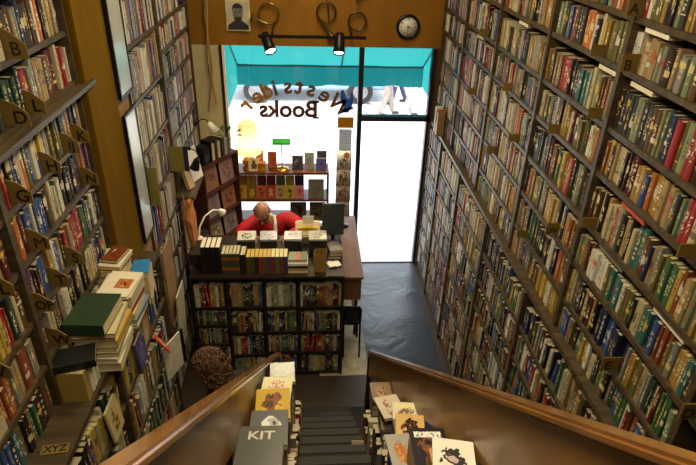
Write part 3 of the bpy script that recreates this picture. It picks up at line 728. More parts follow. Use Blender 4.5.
# books displayed on the stairs
def lay(x, y, z, w, l, t, top, name, label, cat, pitch=.22, yaw=0, group=None, spine=None):
    return flat_book(name, label, cat, T(x, y, z) @ Rz(yaw) @ Rx(-pitch), w, l, t, top, group, spine)
GS = 'books laid face up along the stairs'
stair_show = [
    (-.17, 2.62, 1.91, .15, .23, .02, art_mat('cover_grey_line', ['#a8a996', '#b5b6a2', '#c4c4b0', '#4c463c'], scale=1.6), 'grey-white book with a thin dark drawing, lowest on the mirror-side stair edge'),
    (-.17, 2.13, 2.27, .15, .19, .02, art_mat('cover_pink_yellow', ['#d8cf6a', '#e8e2b0', '#cc6a86', '#e8dcc8', '#b8b04a'], scale=4), 'pink and yellow patterned book second up on the mirror-side stair edge'),
    (-.17, 1.88, 2.42, .155, .24, .02, art_mat('cover_amber', ['#8a6a1a', '#c9a52c', '#d8b83c', '#8c4a1c', '#3c2a14'], scale=2.2), 'amber and orange book between the pink and the silver ones on the stairs'),
    (-.17, 1.64, 2.53, .155, .235, .025, art_mat('cover_silver_glints', ['#26282a', '#5a5e60', '#e4e6e6', '#aeb2b2', '#34383a'], scale=1.6), 'glossy black and silver book on the mirror-side stair edge'),  # black and silver cover; its white patches are painted gloss highlights
    (-.17, 1.31, 2.80, .155, .23, .03, plain('#3b3c3a', .3), 'dark grey book titled KIT, highest on the mirror-side stair edge')]
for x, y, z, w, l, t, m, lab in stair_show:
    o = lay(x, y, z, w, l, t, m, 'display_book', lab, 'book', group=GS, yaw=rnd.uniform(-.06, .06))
    if 'KIT' in lab:
        v, f = text_geom('KIT', .062, .0004, .001); MB().add([(p[0], p[1] + .06, .0306 + p[2]) for p in v], f).build('title', mat('silver_print', '#a9a89e', .5), o)
stair_show2 = [
    (.468, 2.64, 1.72, .15, .2, .015, art_mat('cover_brown_photo', ['#5a4028', '#8a6a44', '#c79a50', '#7c4a3a', '#b8a888'], scale=3.5), 'brown photographic book lowest on the door-side stair edge', 0),
    (.45, 2.2, 2.05, .14, .2, .015, art_mat('cover_pale_comic', ['#b8a58a', '#d8ccb4', '#a86a58', '#8a8f88'], scale=4), 'pale comic with washed-out figures, second on the door-side stair edge', .2),
    (.485, 1.97, 2.24, .14, .2, .012, art_mat('cover_red_green', ['#e2dcc8', '#e8e4d4', '#b83a44', '#5a8a4a', '#d8a8b0'], title='#e8d890', scale=4), 'white comic with red and green figures on the door-side stair edge', -.1),
    (.435, 1.66, 2.5, .12, .18, .012, art_mat('cover_wings', ['#d0a868', '#dcb878', '#1c1612', '#8a3a28', '#e0c490'], scale=3), 'tan comic with black wing shapes in the middle of the door-side stair edge', -.15),
    (.37, 1.5, 2.56, .1, .19, .012, art_mat('cover_orange_monkey', ['#8a8c90', '#a8a49c', '#b8642c', '#d89850', '#5c3a24'], scale=3.4), 'grey comic with an orange figure at the inner side of the door-side stair edge', .05),
    (.44, 1.36, 2.74, .15, .21, .012, art_mat('cover_dark_comic', ['#16141a', '#1e1a24', '#8a4a2a', '#4c5a2c', '#5a3a6a'], title='#d8d8d8', scale=4), 'dark comic with white lettering and orange patches on the door-side stair edge', -.05),
    (.455, 1.15, 2.93, .14, .2, .012, art_mat('cover_white_ink', ['#e4e0d6', '#eceae2', '#3a3438', '#c8b0b4'], scale=4), 'white comic with dark ink figures highest on the door-side stair edge', -.2)]
for x, y, z, w, l, t, m, lab, yaw in stair_show2:
    lay(x - .02, y, z, min(w, .13), l, t, m, 'comic_book', lab, 'comic book', group=GS, yaw=yaw)
flat_book('comic_book', 'small colourful paperback poking out over the stair treads', 'book', T(.318, 2.56, 1.205) @ Rz(-.05) @ Rx(PI / 2 - .35) @ T(0, .065, 0), .1, .13, .008, art_mat('cover_yellow_pic', ['#c8b89a', '#d8ccb0', '#d8b830', '#8a5a2a'], scale=4), GS)
# low piles that carry the covers laid out high
PC = ['#8a8468', '#c4b890', '#5a4a38', '#3c4250', '#a87840', '#9a3a30', '#d6cfba', '#4e5a44', '#2c2a28', '#b8a050']
PN = ['drab olive', 'cream', 'dark brown', 'slate blue', 'tan', 'brick red', 'off-white', 'moss green', 'black', 'mustard']
SHORT = {}
for e, nm in zip(stair_show + stair_show2, ['grey-white book on the stairs', 'pink and yellow stair book', 'amber stair book', 'silver stair book', 'KIT book', 'brown photographic stair book', 'pale comic', 'red and green comic', 'black-winged tan comic', 'orange-figured grey comic', 'dark white-lettered comic', 'white ink-figured comic']): SHORT[e[7]] = nm
n_ = 0
for sd, lst in (('mirror-side', stair_show), ('door-side', stair_show2)):
    for q, e in enumerate(lst):
        x, y, zt, w, l, t = e[:6]
        if sd == 'door-side': x -= .02; w = min(w, .12)
        i, sz, yn = [s_ for s_ in STEPS if s_[2] - RUN <= y + 1e-6][0]
        base = sz + .345; ym = yn - RUN / 2; k = 0
        pitch_drop = l / 2 * .22
        while base + .012 < zt - pitch_drop - .006:
            th = min(.055, zt - pitch_drop - .004 - base)
            kk = rnd.randrange(10); n_ += 1
            what = e[7].split(',')[0].split(' on the')[0].split(' between')[0].split(' in the')[0].split(' at the')[0]
            flat_book('stacked_book', '%s book, %s up in the pile under the %s' % (PN[kk], ordinal(k + 1), SHORT[e[7]]), 'book', T(x, min(max(y, ym - .035), ym + .035), base) @ Rz(PI if sd == 'mirror-side' else 0), min(w, .145), .16, th, plain(PC[kk]), 'books piled on the stair edges')
            base += th + .001; k += 1

# ------------------------------------------------------------------ stairs and banisters
st = thing('staircase', 'dark wooden staircase descending between two banisters to the shop floor', 'stairs', (0, 0, 0))
TREAD = mat('dark_tread', '#100f0d', .85, vary=.2, scale=8); NOSE = mat('worn_nosing', '#262520', .75, vary=.15); RISER = mat('black_riser', '#12110f', .7)
for i, z, yn in STEPS:
    b_ = yn - RUN
    p_ = MB().box(-.275, b_ - .02, z - .03, .55, yn + .02, z).build('tread', TREAD, st, bevel=.006)
    MB().box(-.07, yn - .035, z, .36, yn + .021, z + .004).build('nosing_strip', NOSE, p_)
    MB().box(-.275, yn - .012, z - RISE, .55, yn, z - .03).build('riser', RISER, st)
for x0, x1 in ((-.315, -.277), (.552, .59)):
    pts = [(CN / SL + .05, 0), (CN / SL + .05, .12), ((CN - LANDZ) / SL, LANDZ + .04), ((CN - LANDZ) / SL, LANDZ - .35), (CN / SL - .45, 0)]
    MB().prism(pts, x0, x1, 'yz').build('stringer', SHELF_D, st)
CR_ = 4.167
RAILCAP = wood_mat('worn_cap_wood', '#6a4420', '#94662f', .2, 3, (6, .6, .6), coat=.6)
def banister(x0, x1, label, yb, yt):
    t = thing('banister', label, 'banister', (0, 0, 0))
    zl = lambda y, c: c - SL * y
    c = CR_
    MB().prism([(yb, zl(yb, c) - .3), (yb, zl(yb, c) - .035), (yt, zl(yt, c) - .035), (yt, zl(yt, c) - .3)], x0 + .012, x1 - .012, 'yz').build('side_panel', RAIL, t)
    MB().prism([(yb + .02, zl(yb, c) - .05), (yb + .02, zl(yb, c) - .018), (yt, zl(yt, c)), (yt, zl(yt, c) - .034)], x0 - .006, x1 + .006, 'yz').build('cap_rail', RAILCAP, t, bevel=.008)
    n = 0; y = yb - .06
    while y > yt and n < 26:
        MB().box(x0 + .018, y - .02, max(0, CN - SL * y - .3), x1 - .018, y + .02, zl(y, c) - .28).build('baluster', SHELF_D, t)
        y -= .14; n += 1
    MB().box(x0 + .004, yb - .03, 0, x1 - .004, yb + .03, zl(yb, c) - .06).build('newel_post', SHELF_D, t, bevel=.005)
banister(-.298, -.256, 'varnished wooden banister between the stairs and the alphabet bookcase', 3.83, .35)
banister(.507, .548, 'varnished wooden banister between the stairs and the door-side bookcase', 3.86, .3)

# ------------------------------------------------------------------ things on the sales counter
GB = 'books standing on the counter'
def desk_book(x, w, d, h, c, lab, y=4.665, name='reference_book', band=None, page=PAGE, group=GB):
    o = stand_book(name, lab, T(x + w / 2, y, DZ + .001), w - .001, d, h, c, group, page)
    if band:
        mb = MB()
        for z0, z1 in band[1]: mb.box(-w / 2 + .0006, -.0008, z0, w / 2 - .0011, .0003, z1)
        mb.build('spine_band', plain(band[0]), o)
    return o
cp = mat('cream_page_edge', '#e6dcc0', .8, vary=.04)
for k in range(4):
    desk_book(-1.03 + k * .047, .044, .2, .3, '#141315', '%s of four tall black books with cream tops at the counter end' % ('first', 'second', 'third', 'fourth')[k], page=cp)
for k in range(5):
    desk_book(-.84 + k * .0345, .0335, .17, .225, '#3c4636', '%s dark green volume with red bands from the tall black books on the counter' % ONES[k + 1], band=('#9a4a28', [(.04, .075), (.15, .185)]))
desk_book(-.662, .05, .17, .215, '#242220', 'near-black book between the green banded set and the yellow-topped row')
yp = mat('yellow_page_edge', '#c9a94c', .8, vary=.06); pp = mat('pale_yellow_page_edge', '#d8cd92', .8, vary=.06)
row = [('#5a4a24', 'brown'), ('#3a4c2c', 'green'), ('#2c2a22', 'black'), ('#8c3226', 'red'), ('#4c5834', 'moss green'), ('#5a3a5c', 'purple'), ('#7c2a34', 'maroon'), ('#4e6a34', 'bright green'), ('#7a2c44', 'plum'), ('#3c3c5c', 'slate blue')]
for k, (c, nm) in enumerate(row):
    desk_book(-.608 + k * .0395, .0385, .16, .19, c, '%s yellow-topped book, %s along the row in the middle of the counter' % (nm, ONES[k + 1]), page=yp if k < 6 else pp)
z = DZ + .001
for k, (c, nm) in enumerate((('#d8c898', 'cream'), ('#b08a5a', 'tan'), ('#2a2826', 'black'), ('#e4e0d4', 'white'))):
    flat_book('reference_book', '%s book lying flat, %s from the bottom of the small stack beside the cardboard bag' % (nm, ONES[k + 1]), 'book', T(-.115, 4.75, z) @ Rz(PI / 2), .17, .19, .027, plain(c), 'flat stack on the counter', spine=plain(c)); z += .028
for k, (c, nm) in enumerate((('#7a7c50', 'sage green'), ('#b04a2c', 'orange-red'), ('#5c6238', 'olive'))):
    w = (.07, .035, .07)[k]; x = (-.205, -.132, -.094)[k]
    o = flat_book('reference_book', '%s book laid crosswise on top of the small flat stack' % nm, 'book', T(x + w / 2, 4.76, z), w, .15, .03, plain(c), 'flat stack on the counter')
# open-topped cardboard bag
o = thing('cardboard_bag', 'open brown cardboard bag standing on the counter beside the flat stack', 'bag', (.1, 4.74, DZ + .001), -.12)
mb = MB(); a, b2, h = .055, .06, .2
v = [(-a, -b2, 0), (a, -b2, 0), (a, b2, 0), (-a, b2, 0), (-a * 1.1, -b2 * .8, h), (a * 1.1, -b2 * .8, h * .93), (a * 1.1, b2 * 1.0, h * 1.02), (-a * 1.1, b2, h * .95)]
mb.add(v, [(0, 3, 2, 1), (0, 1, 5, 4), (1, 2, 6, 5), (2, 3, 7, 6), (3, 0, 4, 7)])
bo = mb.build('bag_body', mat('bag_kraft', '#8a6a2e', .8, bump=.3), o); sd = bo.modifiers.new('Solidify', 'SOLIDIFY'); sd.thickness = .003
# stacks at the back of the counter
covers = [(-.725, .18, .15, '#e2ddd0', 'white booklet with dark print', art_mat('print_white', ['#e6e1d4', '#e6e1d4', '#3a3834', '#e0dbce'], scale=5)),
          (-.50, .17, .15, '#8f8a92', 'grey pictured booklet', art_mat('print_grey', ['#8a8690', '#a8a4aa', '#5e5a66', '#c8c4c4'], scale=4)),
          (-.255, .175, .14, '#c9c6c4', 'pale grey booklet', art_mat('print_pale', ['#c8c6c4', '#d4d2ce', '#9a969a', '#dcdad4'], scale=3)),
          (-.01, .18, .15, '#b8b494', 'sage card box with dark script', art_mat('print_sage', ['#b4b090', '#bcb898', '#4a4436', '#c4c0a2'], scale=5))]
for q, (x, w, l, c, nm, am) in enumerate(covers):
    z = DZ + .001
    for k in range(3):
        cc = ('#17171b', '#20242e', '#1c1a18')[k]
        flat_book('large_book', 'big black book, %s from the bottom under the %s on the counter' % (ONES[k + 1], nm.split(' with')[0]), 'book', T(x + w / 2 + rnd.uniform(-.006, .006), 5.06, z) @ Rz(PI / 2 + rnd.uniform(-.05, .05)), .2, w, .062, plain(cc), 'black book stacks behind the counter row'); z += .063
    flat_book('booklet', nm + ' on a stack of black books, on the counter', 'booklet', T(x + w / 2, 5.06, z) @ Rz(rnd.uniform(-.06, .06)) @ Rx(.12), w, l, .014, am, 'booklets on the black stacks')
for p in (1,):
    o = thing('crumpled_paper', 'crumpled white paper lying at the chair end of the counter', 'paper', (.24, 4.8, DZ + .001), .3)
    mb = MB(); rr_ = random.Random(3); n = 9
    vs = [((i / (n - 1) - .5) * .13, (j / (n - 1) - .5) * .1, .012 + .02 * rr_.random() * (1 if 0 < i < n - 1 else .2)) for j in range(n) for i in range(n)]
    mb.add(vs, [(j * n + i, j * n + i + 1, (j + 1) * n + i + 1, (j + 1) * n + i) for j in range(n - 1) for i in range(n - 1)], smooth=True)
    bo = mb.build('sheet', PAPER, o); sd = bo.modifiers.new('Solidify', 'SOLIDIFY'); sd.thickness = .012; sd.offset = -1
for k, (c, nm) in enumerate((('#4a4034', 'dark brown'), ('#262a30', 'charcoal'), ('#6c6a62', 'grey'))):
    flat_book('large_book', '%s flat book at the counter corner beside the brown desk, %s up' % (nm, ('lowest', 'second', 'third')[k]), 'book', T(.25, 5.0, DZ + .001 + k * .036) @ Rz(.1 * k), .13, .18, .035, plain(c), 'flat books at the counter corner')
# cash register with receipt paper
o = thing('cash_register', 'cream cash register with a yellow slot and paper standing up from it', 'cash register', (-.02, 5.3, DZ + .001))
MB().prism([(-.09, 0), (.1, 0), (.1, .19), (.02, .21), (-.09, .1)], -.13, .13, 'yz').build('case', mat('cream_plastic', '#c8b98c', .45, vary=.05), o, bevel=.012)
MB().box(-.1, -.06, .165, .1, -.015, .18).add([], []).build('yellow_slot', mat('yellow_strip', '#c9a524', .5), o)
MB().prism([(-.065, .1), (-.01, .16), (-.01, .172), (-.075, .106)], -.1, .1, 'yz').build('dark_slot', DARKB, o)
MB().box(-.055, .0, .2, .065, .004, .29).build('receipt_paper', PAPER, o)
MB().prism([(-.1, .02), (-.088, .09), (-.094, .094), (-.108, .02)], -.1, .1, 'yz').build('key_panel', mat('grey_keys', '#5c5648', .5, vary=.5, scale=60), o)
# dark board seen from behind
o = thing('display_screen', 'dark grey screen seen from its back at the brown desk end of the counter', 'screen', (.245, 5.3, DZ + .001), .03)
MB().box(-.085, -.06, 0, .085, .08, .015).build('base', DARKB, o, bevel=.004)
MB().box(-.02, 0, .015, .02, .02, .1).build('stem', DARKB, o)
MB().box(-.115, -.02, .07, .115, .012, .44).build('back_shell', mat('slate_plastic', '#3a4244', .5, vary=.25, scale=9), o, bevel=.006)
# brown desk end beside the runner
o = thing('side_desk', 'brown wooden desk end reaching towards the door beside the runner', 'desk', (0, 0, 0))
DW = wood_mat('reddish_desk_wood', '#5a3f2c', '#7a583c', .4, 3, (3, .6, 3))
MB().box(.338, 4.93, 1.02, .56, 6.3, 1.05).build('desk_top', DW, o, bevel=.004)
MB().box(.345, 4.96, .74, .54, 5.0, 1.02).build('apron', DW, o)
MB().box(.505, 5.27, 0, .54, 5.3, 1.02).build('end_panel', DW, o)
MB().box(.515, 5.0, .74, .54, 5.3, 1.02).box(.515, 5.3, .12, .54, 6.22, 1.02).build('side_panel', DW, o)
MB().box(.345, 6.22, 0, .54, 6.26, 1.02).build('end_panel', DW, o)
# magazine rack with pictured covers
o = thing('magazine_rack', 'wire rack of pictured papers standing on the brown desk before the window', 'rack', (.39, 6.05, 1.051))
mb = MB().lathe([(.08, 0), (.08, .012), (.01, .02)], 16).tube([(0, .03, .01), (0, .03, .9)], .008)
mb.build('stand', DARKB, o)
for k in range(4):
    z = .14 + k * .2
    MB().tube([(-.08, -.045, z + .03), (-.08, -.045, z - .01), (.08, -.045, z - .01), (.08, -.045, z + .03)], .003, 6).tube([(-.08, -.045, z - .01), (0, .03, z), (.08, -.045, z - .01)], .003, 6).build('wire_pocket', CHROME, o)
    am = art_mat('newsprint_%d' % k, [['#8a857a', '#b8b4a8', '#4a4440', '#d8d4c8'], ['#6a5a50', '#b09888', '#3a302c', '#d0c4b4'], ['#7a6a5c', '#c8bcac', '#4c3a34', '#a89888'], ['#9a9890', '#d4d0c8', '#5a5650', '#e4e0d8']][k], scale=4)
    g = thing('magazine', ['lowest brownish photo paper in the wire rack', 'second paper up in the wire rack, with dark faces', 'third paper up in the wire rack', 'topmost curling paper in the wire rack, with a portrait face'][k], 'magazine',
              group='papers in the wire rack', M=T(.39, 6.012, 1.051 + z) @ Rz(.12 - .06 * k) @ Rx(PI / 2 - .22) @ T(0, .11, 0))
    n = 8; mb = MB()
    vs = [((i / n - .5) * .17, (j - .5) * .22, .012 * math.cos((i / n - .5) * 3)) for j in (0, 1) for i in range(n + 1)]
    mb.add(vs, [(i, i + 1, n + 2 + i, n + 1 + i) for i in range(n)], smooth=True)
    bo = mb.build('pages', am, g); sd = bo.modifiers.new('Solidify', 'SOLIDIFY'); sd.thickness = .006
    if k == 3: MB().lathe([(.0, .0015), (.03, .001), (.034, 0)], 16, c=(.03, .06, .012)).build('portrait_face', mat('print_skin', '#a86a44', .6), g)
# chair
o = thing('folding_chair', 'black chair with tubular metal frame on the worn floor beside the counter', 'chair', (.455, 5.06, 0), PI)
MB().box(-.09, -.17, .43, .09, .14, .465).build('seat', mat('black_vinyl', '#1a1d20', .35), o, bevel=.012)
for sx in (-.09, .09):
    MB().tube([(sx, -.17, 0), (sx, -.15, .44), (sx, .12, .44)], .011).build('leg', DARKB, o)
    MB().tube([(sx, .17, 0), (sx, .12, .44), (sx, .17, .66)], .011).build('leg', DARKB, o)
MB().tube([(-.09, .17, .66), (-.07, .175, .7), (.07, .175, .7), (.09, .17, .66)], .011).build('top_rail', DARKB, o)
MB().box(-.08, .155, .5, .08, .17, .69).build('backrest', bpy.data.materials['black_vinyl'], o, bevel=.008)
MB().tube([(-.09, -.16, .2), (.09, -.16, .2)], .008).build('stretcher', DARKB, o)

# ------------------------------------------------------------------ shelf stand in the window
ws = thing('window_shelf', 'dark two-tier shelf stand in front of the shop window behind the counter', 'shelf', (0, 0, 0))
WS = wood_mat('window_shelf_wood', '#4a2a18', '#6a4026', .4, 4, (.6, 5, 5))
for z, nm in ((1.60, 'shelf'), (1.245, 'shelf')): MB().box(-.9, 6.3, z, .235, 6.6, z + .025).build(nm, WS, ws)
for x in (-.9, .215):
    MB().box(x, 6.32, 0, x + .02, 6.36, 1.6).build('leg', DARKB, ws); MB().box(x, 6.55, 0, x + .02, 6.59, 1.6).build('leg', DARKB, ws)
MB().box(-.88, 6.34, .955, .215, 6.6, .975).build('lower_tray', WS, ws)
MB().box(-.88, 6.57, 1.185, .215, 6.6, 1.225).build('white_edge_strip', WHITEP, ws)
zt = 1.6255
# cream lamp
o = thing('table_lamp', 'glowing cream-shaded table lamp with a golden base in the window', 'lamp', (-.72, 6.45, zt))
GOLD = mat('gold_glaze', '#c8902c', .25, .3)
MB().lathe([(.075, 0), (.08, .02), (.05, .035), (.075, .06), (.085, .09), (.06, .13), (.02, .15), (.012, .3)], 24).build('lamp_base', GOLD, o)
MB().lathe([(.155, .0), (.15, .02), (.10, .36), (.095, .37)], 40, c=(0, 0, .2)).build('lamp_shade', cloth_translucent('lamp_shade_cloth', '#fbf0d2', .55), o)
MB().ball((0, 0, .33), .03).build('bulb', glow_mat('warm_bulb', '#ffe2b0', 90), o)
# green banker's lamp
o = thing('desk_lamp', 'green glass shaded lamp on a thin brass stem in the window', 'lamp', (-.325, 6.4, zt))
MB().lathe([(.085, 0), (.085, .015), (.05, .028), (.012, .04)], 24).build('base', BRASS, o)
MB().tube([(0, 0, .03), (0, 0, .36)], .007).build('stem', BRASS, o)
n = 12; prof = [(-.06, .335), (-.055, .36), (-.03, .385), (0, .392), (.03, .385), (.055, .36), (.06, .335)]
GG = mat('green_glass', '#1f9a2c', .15, vary=.08)
m_, nt_, b_, o_ = new_mat('lit_green_glass'); b_.inputs['Base Color'].default_value = lin('#2fa53a') + (1,); b_.inputs['Roughness'].default_value = .15
b_.inputs['Transmission Weight'].default_value = .35
mb = MB(); mb.prism([(y, z) for y, z in prof] + [(.052, .335), (.047, .355), (.028, .376), (0, .383), (-.028, .376), (-.047, .355), (-.052, .335)], -.105, .105, 'yz', smooth=False)
mb.build('lamp_shade', m_, o)
# things on the top tier
def standing(name, label, cat, x, y, z, w, h, t, m, tilt=-.12, yaw=0, group='books propped in the window', part='front_cover', spine=None):
    """A book or card propped up with its cover towards the stairs."""
    return flat_book(name, label, cat, T(x, y, z) @ Rz(yaw) @ Rx(PI / 2 + tilt) @ T(0, h / 2, 0), w, h, t, m, group, spine)
o = thing('photo_frame', 'small cream picture card with a dark figure, before the lamp in the window', 'picture', M=T(-.655, 6.34, zt + .004) @ Rx(-.1))
MB().box(-.065, 0, 0, .065, .008, .16).build('card', mat('cream_card', '#e8dcb0', .7, vary=.05), o)
MB().prism([(-.03, .03), (.03, .03), (.035, .08), (.015, .1), (.02, .125), (0, .14), (-.02, .125), (-.015, .1), (-.035, .08)], -.001, .0, 'xz').build('picture', mat('sepia_ink', '#6a5426', .7), o)
o = thing('gold_box', 'orange-gold box beside the lamp base in the window', 'box', (-.565, 6.38, zt))
MB().box(-.045, -.05, 0, .045, .05, .085).build('box_body', GOLD, o, bevel=.006); MB().box(-.048, -.053, .085, .048, .053, .105).build('lid', mat('amber_lid', '#b87418', .3), o, bevel=.006)
standing('propped_book', 'red and orange book propped up between the gold box and the green lamp', 'book', -.445, 6.46, zt, .105, .2, .03, art_mat('cover_red_window', ['#b84a28', '#c8683a', '#8a2a1c', '#e0a068'], scale=2.5))
standing('propped_book', 'tan book half hidden behind the picture card in the window', 'book', -.6, 6.52, zt, .09, .19, .02, plain('#b8843a'))
standing('propped_book', 'grey book with a dark picture, propped next to the green lamp', 'book', -.14, 6.42, zt, .13, .17, .03, art_mat('cover_dark_sq', ['#8d8c88', '#4a4450', '#34303c', '#8d8c88'], scale=1.4))
standing('propped_book', 'sage-grey book propped between the dark-pictured one and the blue-fronted one', 'book', 0.0, 6.44, zt, .115, .2, .03, art_mat('cover_sage', ['#8f9286', '#9a9d90', '#7c8076', '#a8aa9c'], scale=2))
standing('propped_book', 'blue-fronted book propped at the rack end of the window shelf', 'book', .14, 6.40, zt, .12, .15, .03, art_mat('cover_blue', ['#4a4a86', '#5c5c98', '#38386c', '#9a98b0'], scale=2))
standing('propped_book', 'dark book standing directly behind the blue-fronted one', 'book', .15, 6.5, zt, .12, .2, .03, plain('#3c3a3c'))
# middle tier: paperbacks two rows deep
zm = 1.2705
mid = [(-.815, .113, ['#b8862a', '#d0a23c', '#8a5a1c', '#c87a3a'], 'yellow-brown'), (-.7, .113, ['#c8a24a', '#8a6a2a', '#d8b860', '#5a3a1c'], 'golden'), (-.585, .113, ['#8a2a2a', '#c86a4a', '#3a1c1c', '#d8a890'], 'red'), (-.47, .113, ['#4a2020', '#b04a3c', '#d8b8a0', '#2a1414'], 'dark red'),
       (-.355, .113, ['#2a2a20', '#b8a878', '#5a6a3a', '#d8cca0'], 'black and cream'), (-.24, .113, ['#4a7a4a', '#c8b83a', '#2a3a2a', '#8aa06a'], 'green and yellow'), (-.125, .113, ['#c86a7a', '#d88a98', '#b04a5c', '#e0b0b4'], 'pink')]
for x, w, cs_, nm in mid:
    standing('paperback', '%s paperback facing out on the middle tier of the window shelf' % nm, 'book', x, 6.345, zm, w, .165, .016, art_mat('cover_' + nm.replace(' ', '_'), cs_, scale=3.2), -.1, group='paperbacks on the window shelf')
    c0 = ['#a8842c', '#c0983a', '#6a2a24', '#7a3028', '#6a6a44', '#b0a03c', '#1c2048'][[m[3] for m in mid].index(nm)]
    standing('paperback', '%s paperback in the back row, its top showing over the %s one' % ({'#a8842c': 'ochre', '#c0983a': 'amber', '#6a2a24': 'maroon', '#7a3028': 'rust', '#6a6a44': 'moss', '#b0a03c': 'lime', '#1c2048': 'navy'}[c0], nm), 'book', x, 6.48, zm, w, .24, .016, plain(c0), -.1, group='paperbacks on the window shelf')
standing('paperback', 'large grey-olive folder facing out at the rack end of the window shelf', 'book', .08, 6.36, zm, .19, .24, .02, art_mat('cover_greyolive', ['#7c7c70', '#84847a', '#8a9098', '#74746a'], scale=1), -.1, group='paperbacks on the window shelf')
for x, c, nm in ((-.14, '#4a4238', 'brownish'), (.1, '#2c2838', 'dark blue')):
    standing('propped_picture', nm + ' framed picture standing low in the window behind the cash register', 'picture', x, 6.42, .976, .2, .2, .015, art_mat('pic_' + nm.split()[0], [c, '#6a6054', '#2a2624', '#8a8274'], scale=2), -.05, group='pictures under the window shelf')

# ------------------------------------------------------------------ corner case by the window, and what stands on it
ang = math.atan2(.45, .253)
CMC = T(-1.13, 5.72, 0) @ Rz(ang)
cw, cdp = .62, .2
cc = bookcase('small dark corner case with face-out booklets beside the window', 'cases beyond the pillar', CMC, cw, cdp, 0, 1.93, [.3, .62, .95, 1.27, 1.6, 1.93], wood=wood_mat('red_brown_shelf', '#3a2018', '#5a3426', .45, 4, (5, 1, 5)))
cols = [['#8a6464', '#a07c78', '#6a4a50', '#c8b0a8'], ['#8c7454', '#a08c6c', '#6a5438', '#c8b898'], ['#80666e', '#94807f', '#5a444c', '#c4b4b8'], ['#8c5c40', '#9c6c50', '#6a3c28', '#c89a80']]
fn = 0
for k, z in enumerate((.62, .95, 1.27, 1.6)):
    for q in range(2):
        fn += 1
        g = [('pinkish', 'tan', 'mauve', 'clay')[(k + q) % 4], ('lowest', 'second', 'third', 'top')[k], ('mirror', 'window')[q]]
        M = CMC @ T(.09 + q * .29, .03, z + .001) @ Rx(PI / 2 - .1) @ T(.06, .14, 0)
        flat_book('booklet', '%s booklet facing out on the %s display shelf of the corner case, %s end' % tuple(g), 'booklet', M, .24, .26, .008, art_mat('booklet_%d' % fn, cols[(k + q) % 4], scale=2.6), 'face-out booklets in the corner case')
# things on its top
zc = 1.931
g = thing('slipcase', 'black slipcase of cream books standing on the corner case', 'box', M=CMC @ T(.28, .06, zc))
MB().box(-.09, -.04, 0, .09, .1, .006).box(-.09, -.04, .22, .09, .1, .226).box(-.09, -.04, 0, -.084, .1, .226).box(.084, -.04, 0, .09, .1, .226).box(-.09, .094, 0, .09, .1, .226).build('slipcase_shell', DARKB, g)
for k in range(3): MB().box(-.075 + k * .05, -.036, .007, -.035 + k * .05, .09, .2).build('book_volume', [plain('#c8b890'), plain('#1e1c1c'), plain('#b8ac8c')][k], g)
for k, (c, nm) in enumerate((('#1c1c20', 'black'), ('#8a8a88', 'grey'), ('#2a2228', 'plum-black'))):
    stand_book('hardback', '%s upright book at the window end of the corner case top' % nm, CMC @ T(.395 + k * .047, .02, zc), .045, .14, .22 - .02 * k, c, 'books on the corner case')
g = thing('speaker', 'small black speaker on the corner case beside the slipcase', 'speaker', M=CMC @ T(.1, .08, zc))
MB().box(-.06, -.06, 0, .06, .06, .2).build('cabinet', DARKB, g, bevel=.006)
MB().lathe([(.0, -.004), (.03, -.002), (.04, .004)], 20).build('cone', mat('speaker_cone', '#3a3a3c', .6), g).matrix_local = T(0, -.062, .08) @ Rx(PI / 2)
g = thing('potted_plant', 'small leafy houseplant in a grey pot by the window corner', 'plant', M=CMC @ T(.57, .12, zc))
MB().lathe([(.04, 0), (.055, .1), (.06, .1), (.06, .115), (.05, .115), (.045, .1), (0, .1)], 20).build('pot', mat('grey_pot', '#77706a', .6), g)
mb = MB(); st_ = MB()
for k in range(9):
    a = k * 2.4; L = .1 + .03 * (k % 3); tilt = .5 + .25 * (k % 3)
    d = Vector((math.cos(a) * math.sin(tilt), math.sin(a) * math.sin(tilt), math.cos(tilt)))
    p0 = Vector((0, 0, .1)); p1 = p0 + d * L
    st_.tube([p0, p1], .003, 6)
    s_ = d.cross(Vector((0, 0, 1))).normalized(); q = p1 + (d + Vector((0, 0, -.4))).normalized() * .09; mid_ = (p1 + q) / 2 + Vector((0, 0, .012))
    mb.add([p1, mid_ + s_ * .03, q, mid_ - s_ * .03], [(0, 1, 2), (0, 2, 3)], smooth=True)
leaf = mb.build('leaves', mat('leaf_green', '#2f5a2c', .4), g); sd = leaf.modifiers.new('Solidify', 'SOLIDIFY'); sd.thickness = .002
st_.build('stem', mat('stem_green', '#4a5a2c', .6), g)
# clip lamps
def clip_lamp(label, M, m, r=.055):
    g = thing('clip_lamp', label, 'lamp', M=M)
    sh = MB().lathe([(.018, 0), (.03, -.02), (r, -.12), (r - .003, -.12), (.027, -.02), (.0, -.004)], 24).build('lamp_shade', m, g)
    MB().tube([(0, 0, .0), (0, 0, .03), (-.04, .03, .06), (-.1, .05, .05)], .006).build('arm', DARKB, g)
    MB().box(-.14, .035, .035, -.09, .065, .065).build('clip', DARKB, g)
clip_lamp('small white shaded lamp clipped to the corner shelves above the speaker', T(-1.06, 5.9, 2.38) @ Ry(-.5) @ Rz(.4), WHITEP)
clip_lamp('black cone-shaded clip lamp in front of the white papers by the corner case', T(-1.1, 5.35, 2.2) @ Ry(.35), DARKB, .05)
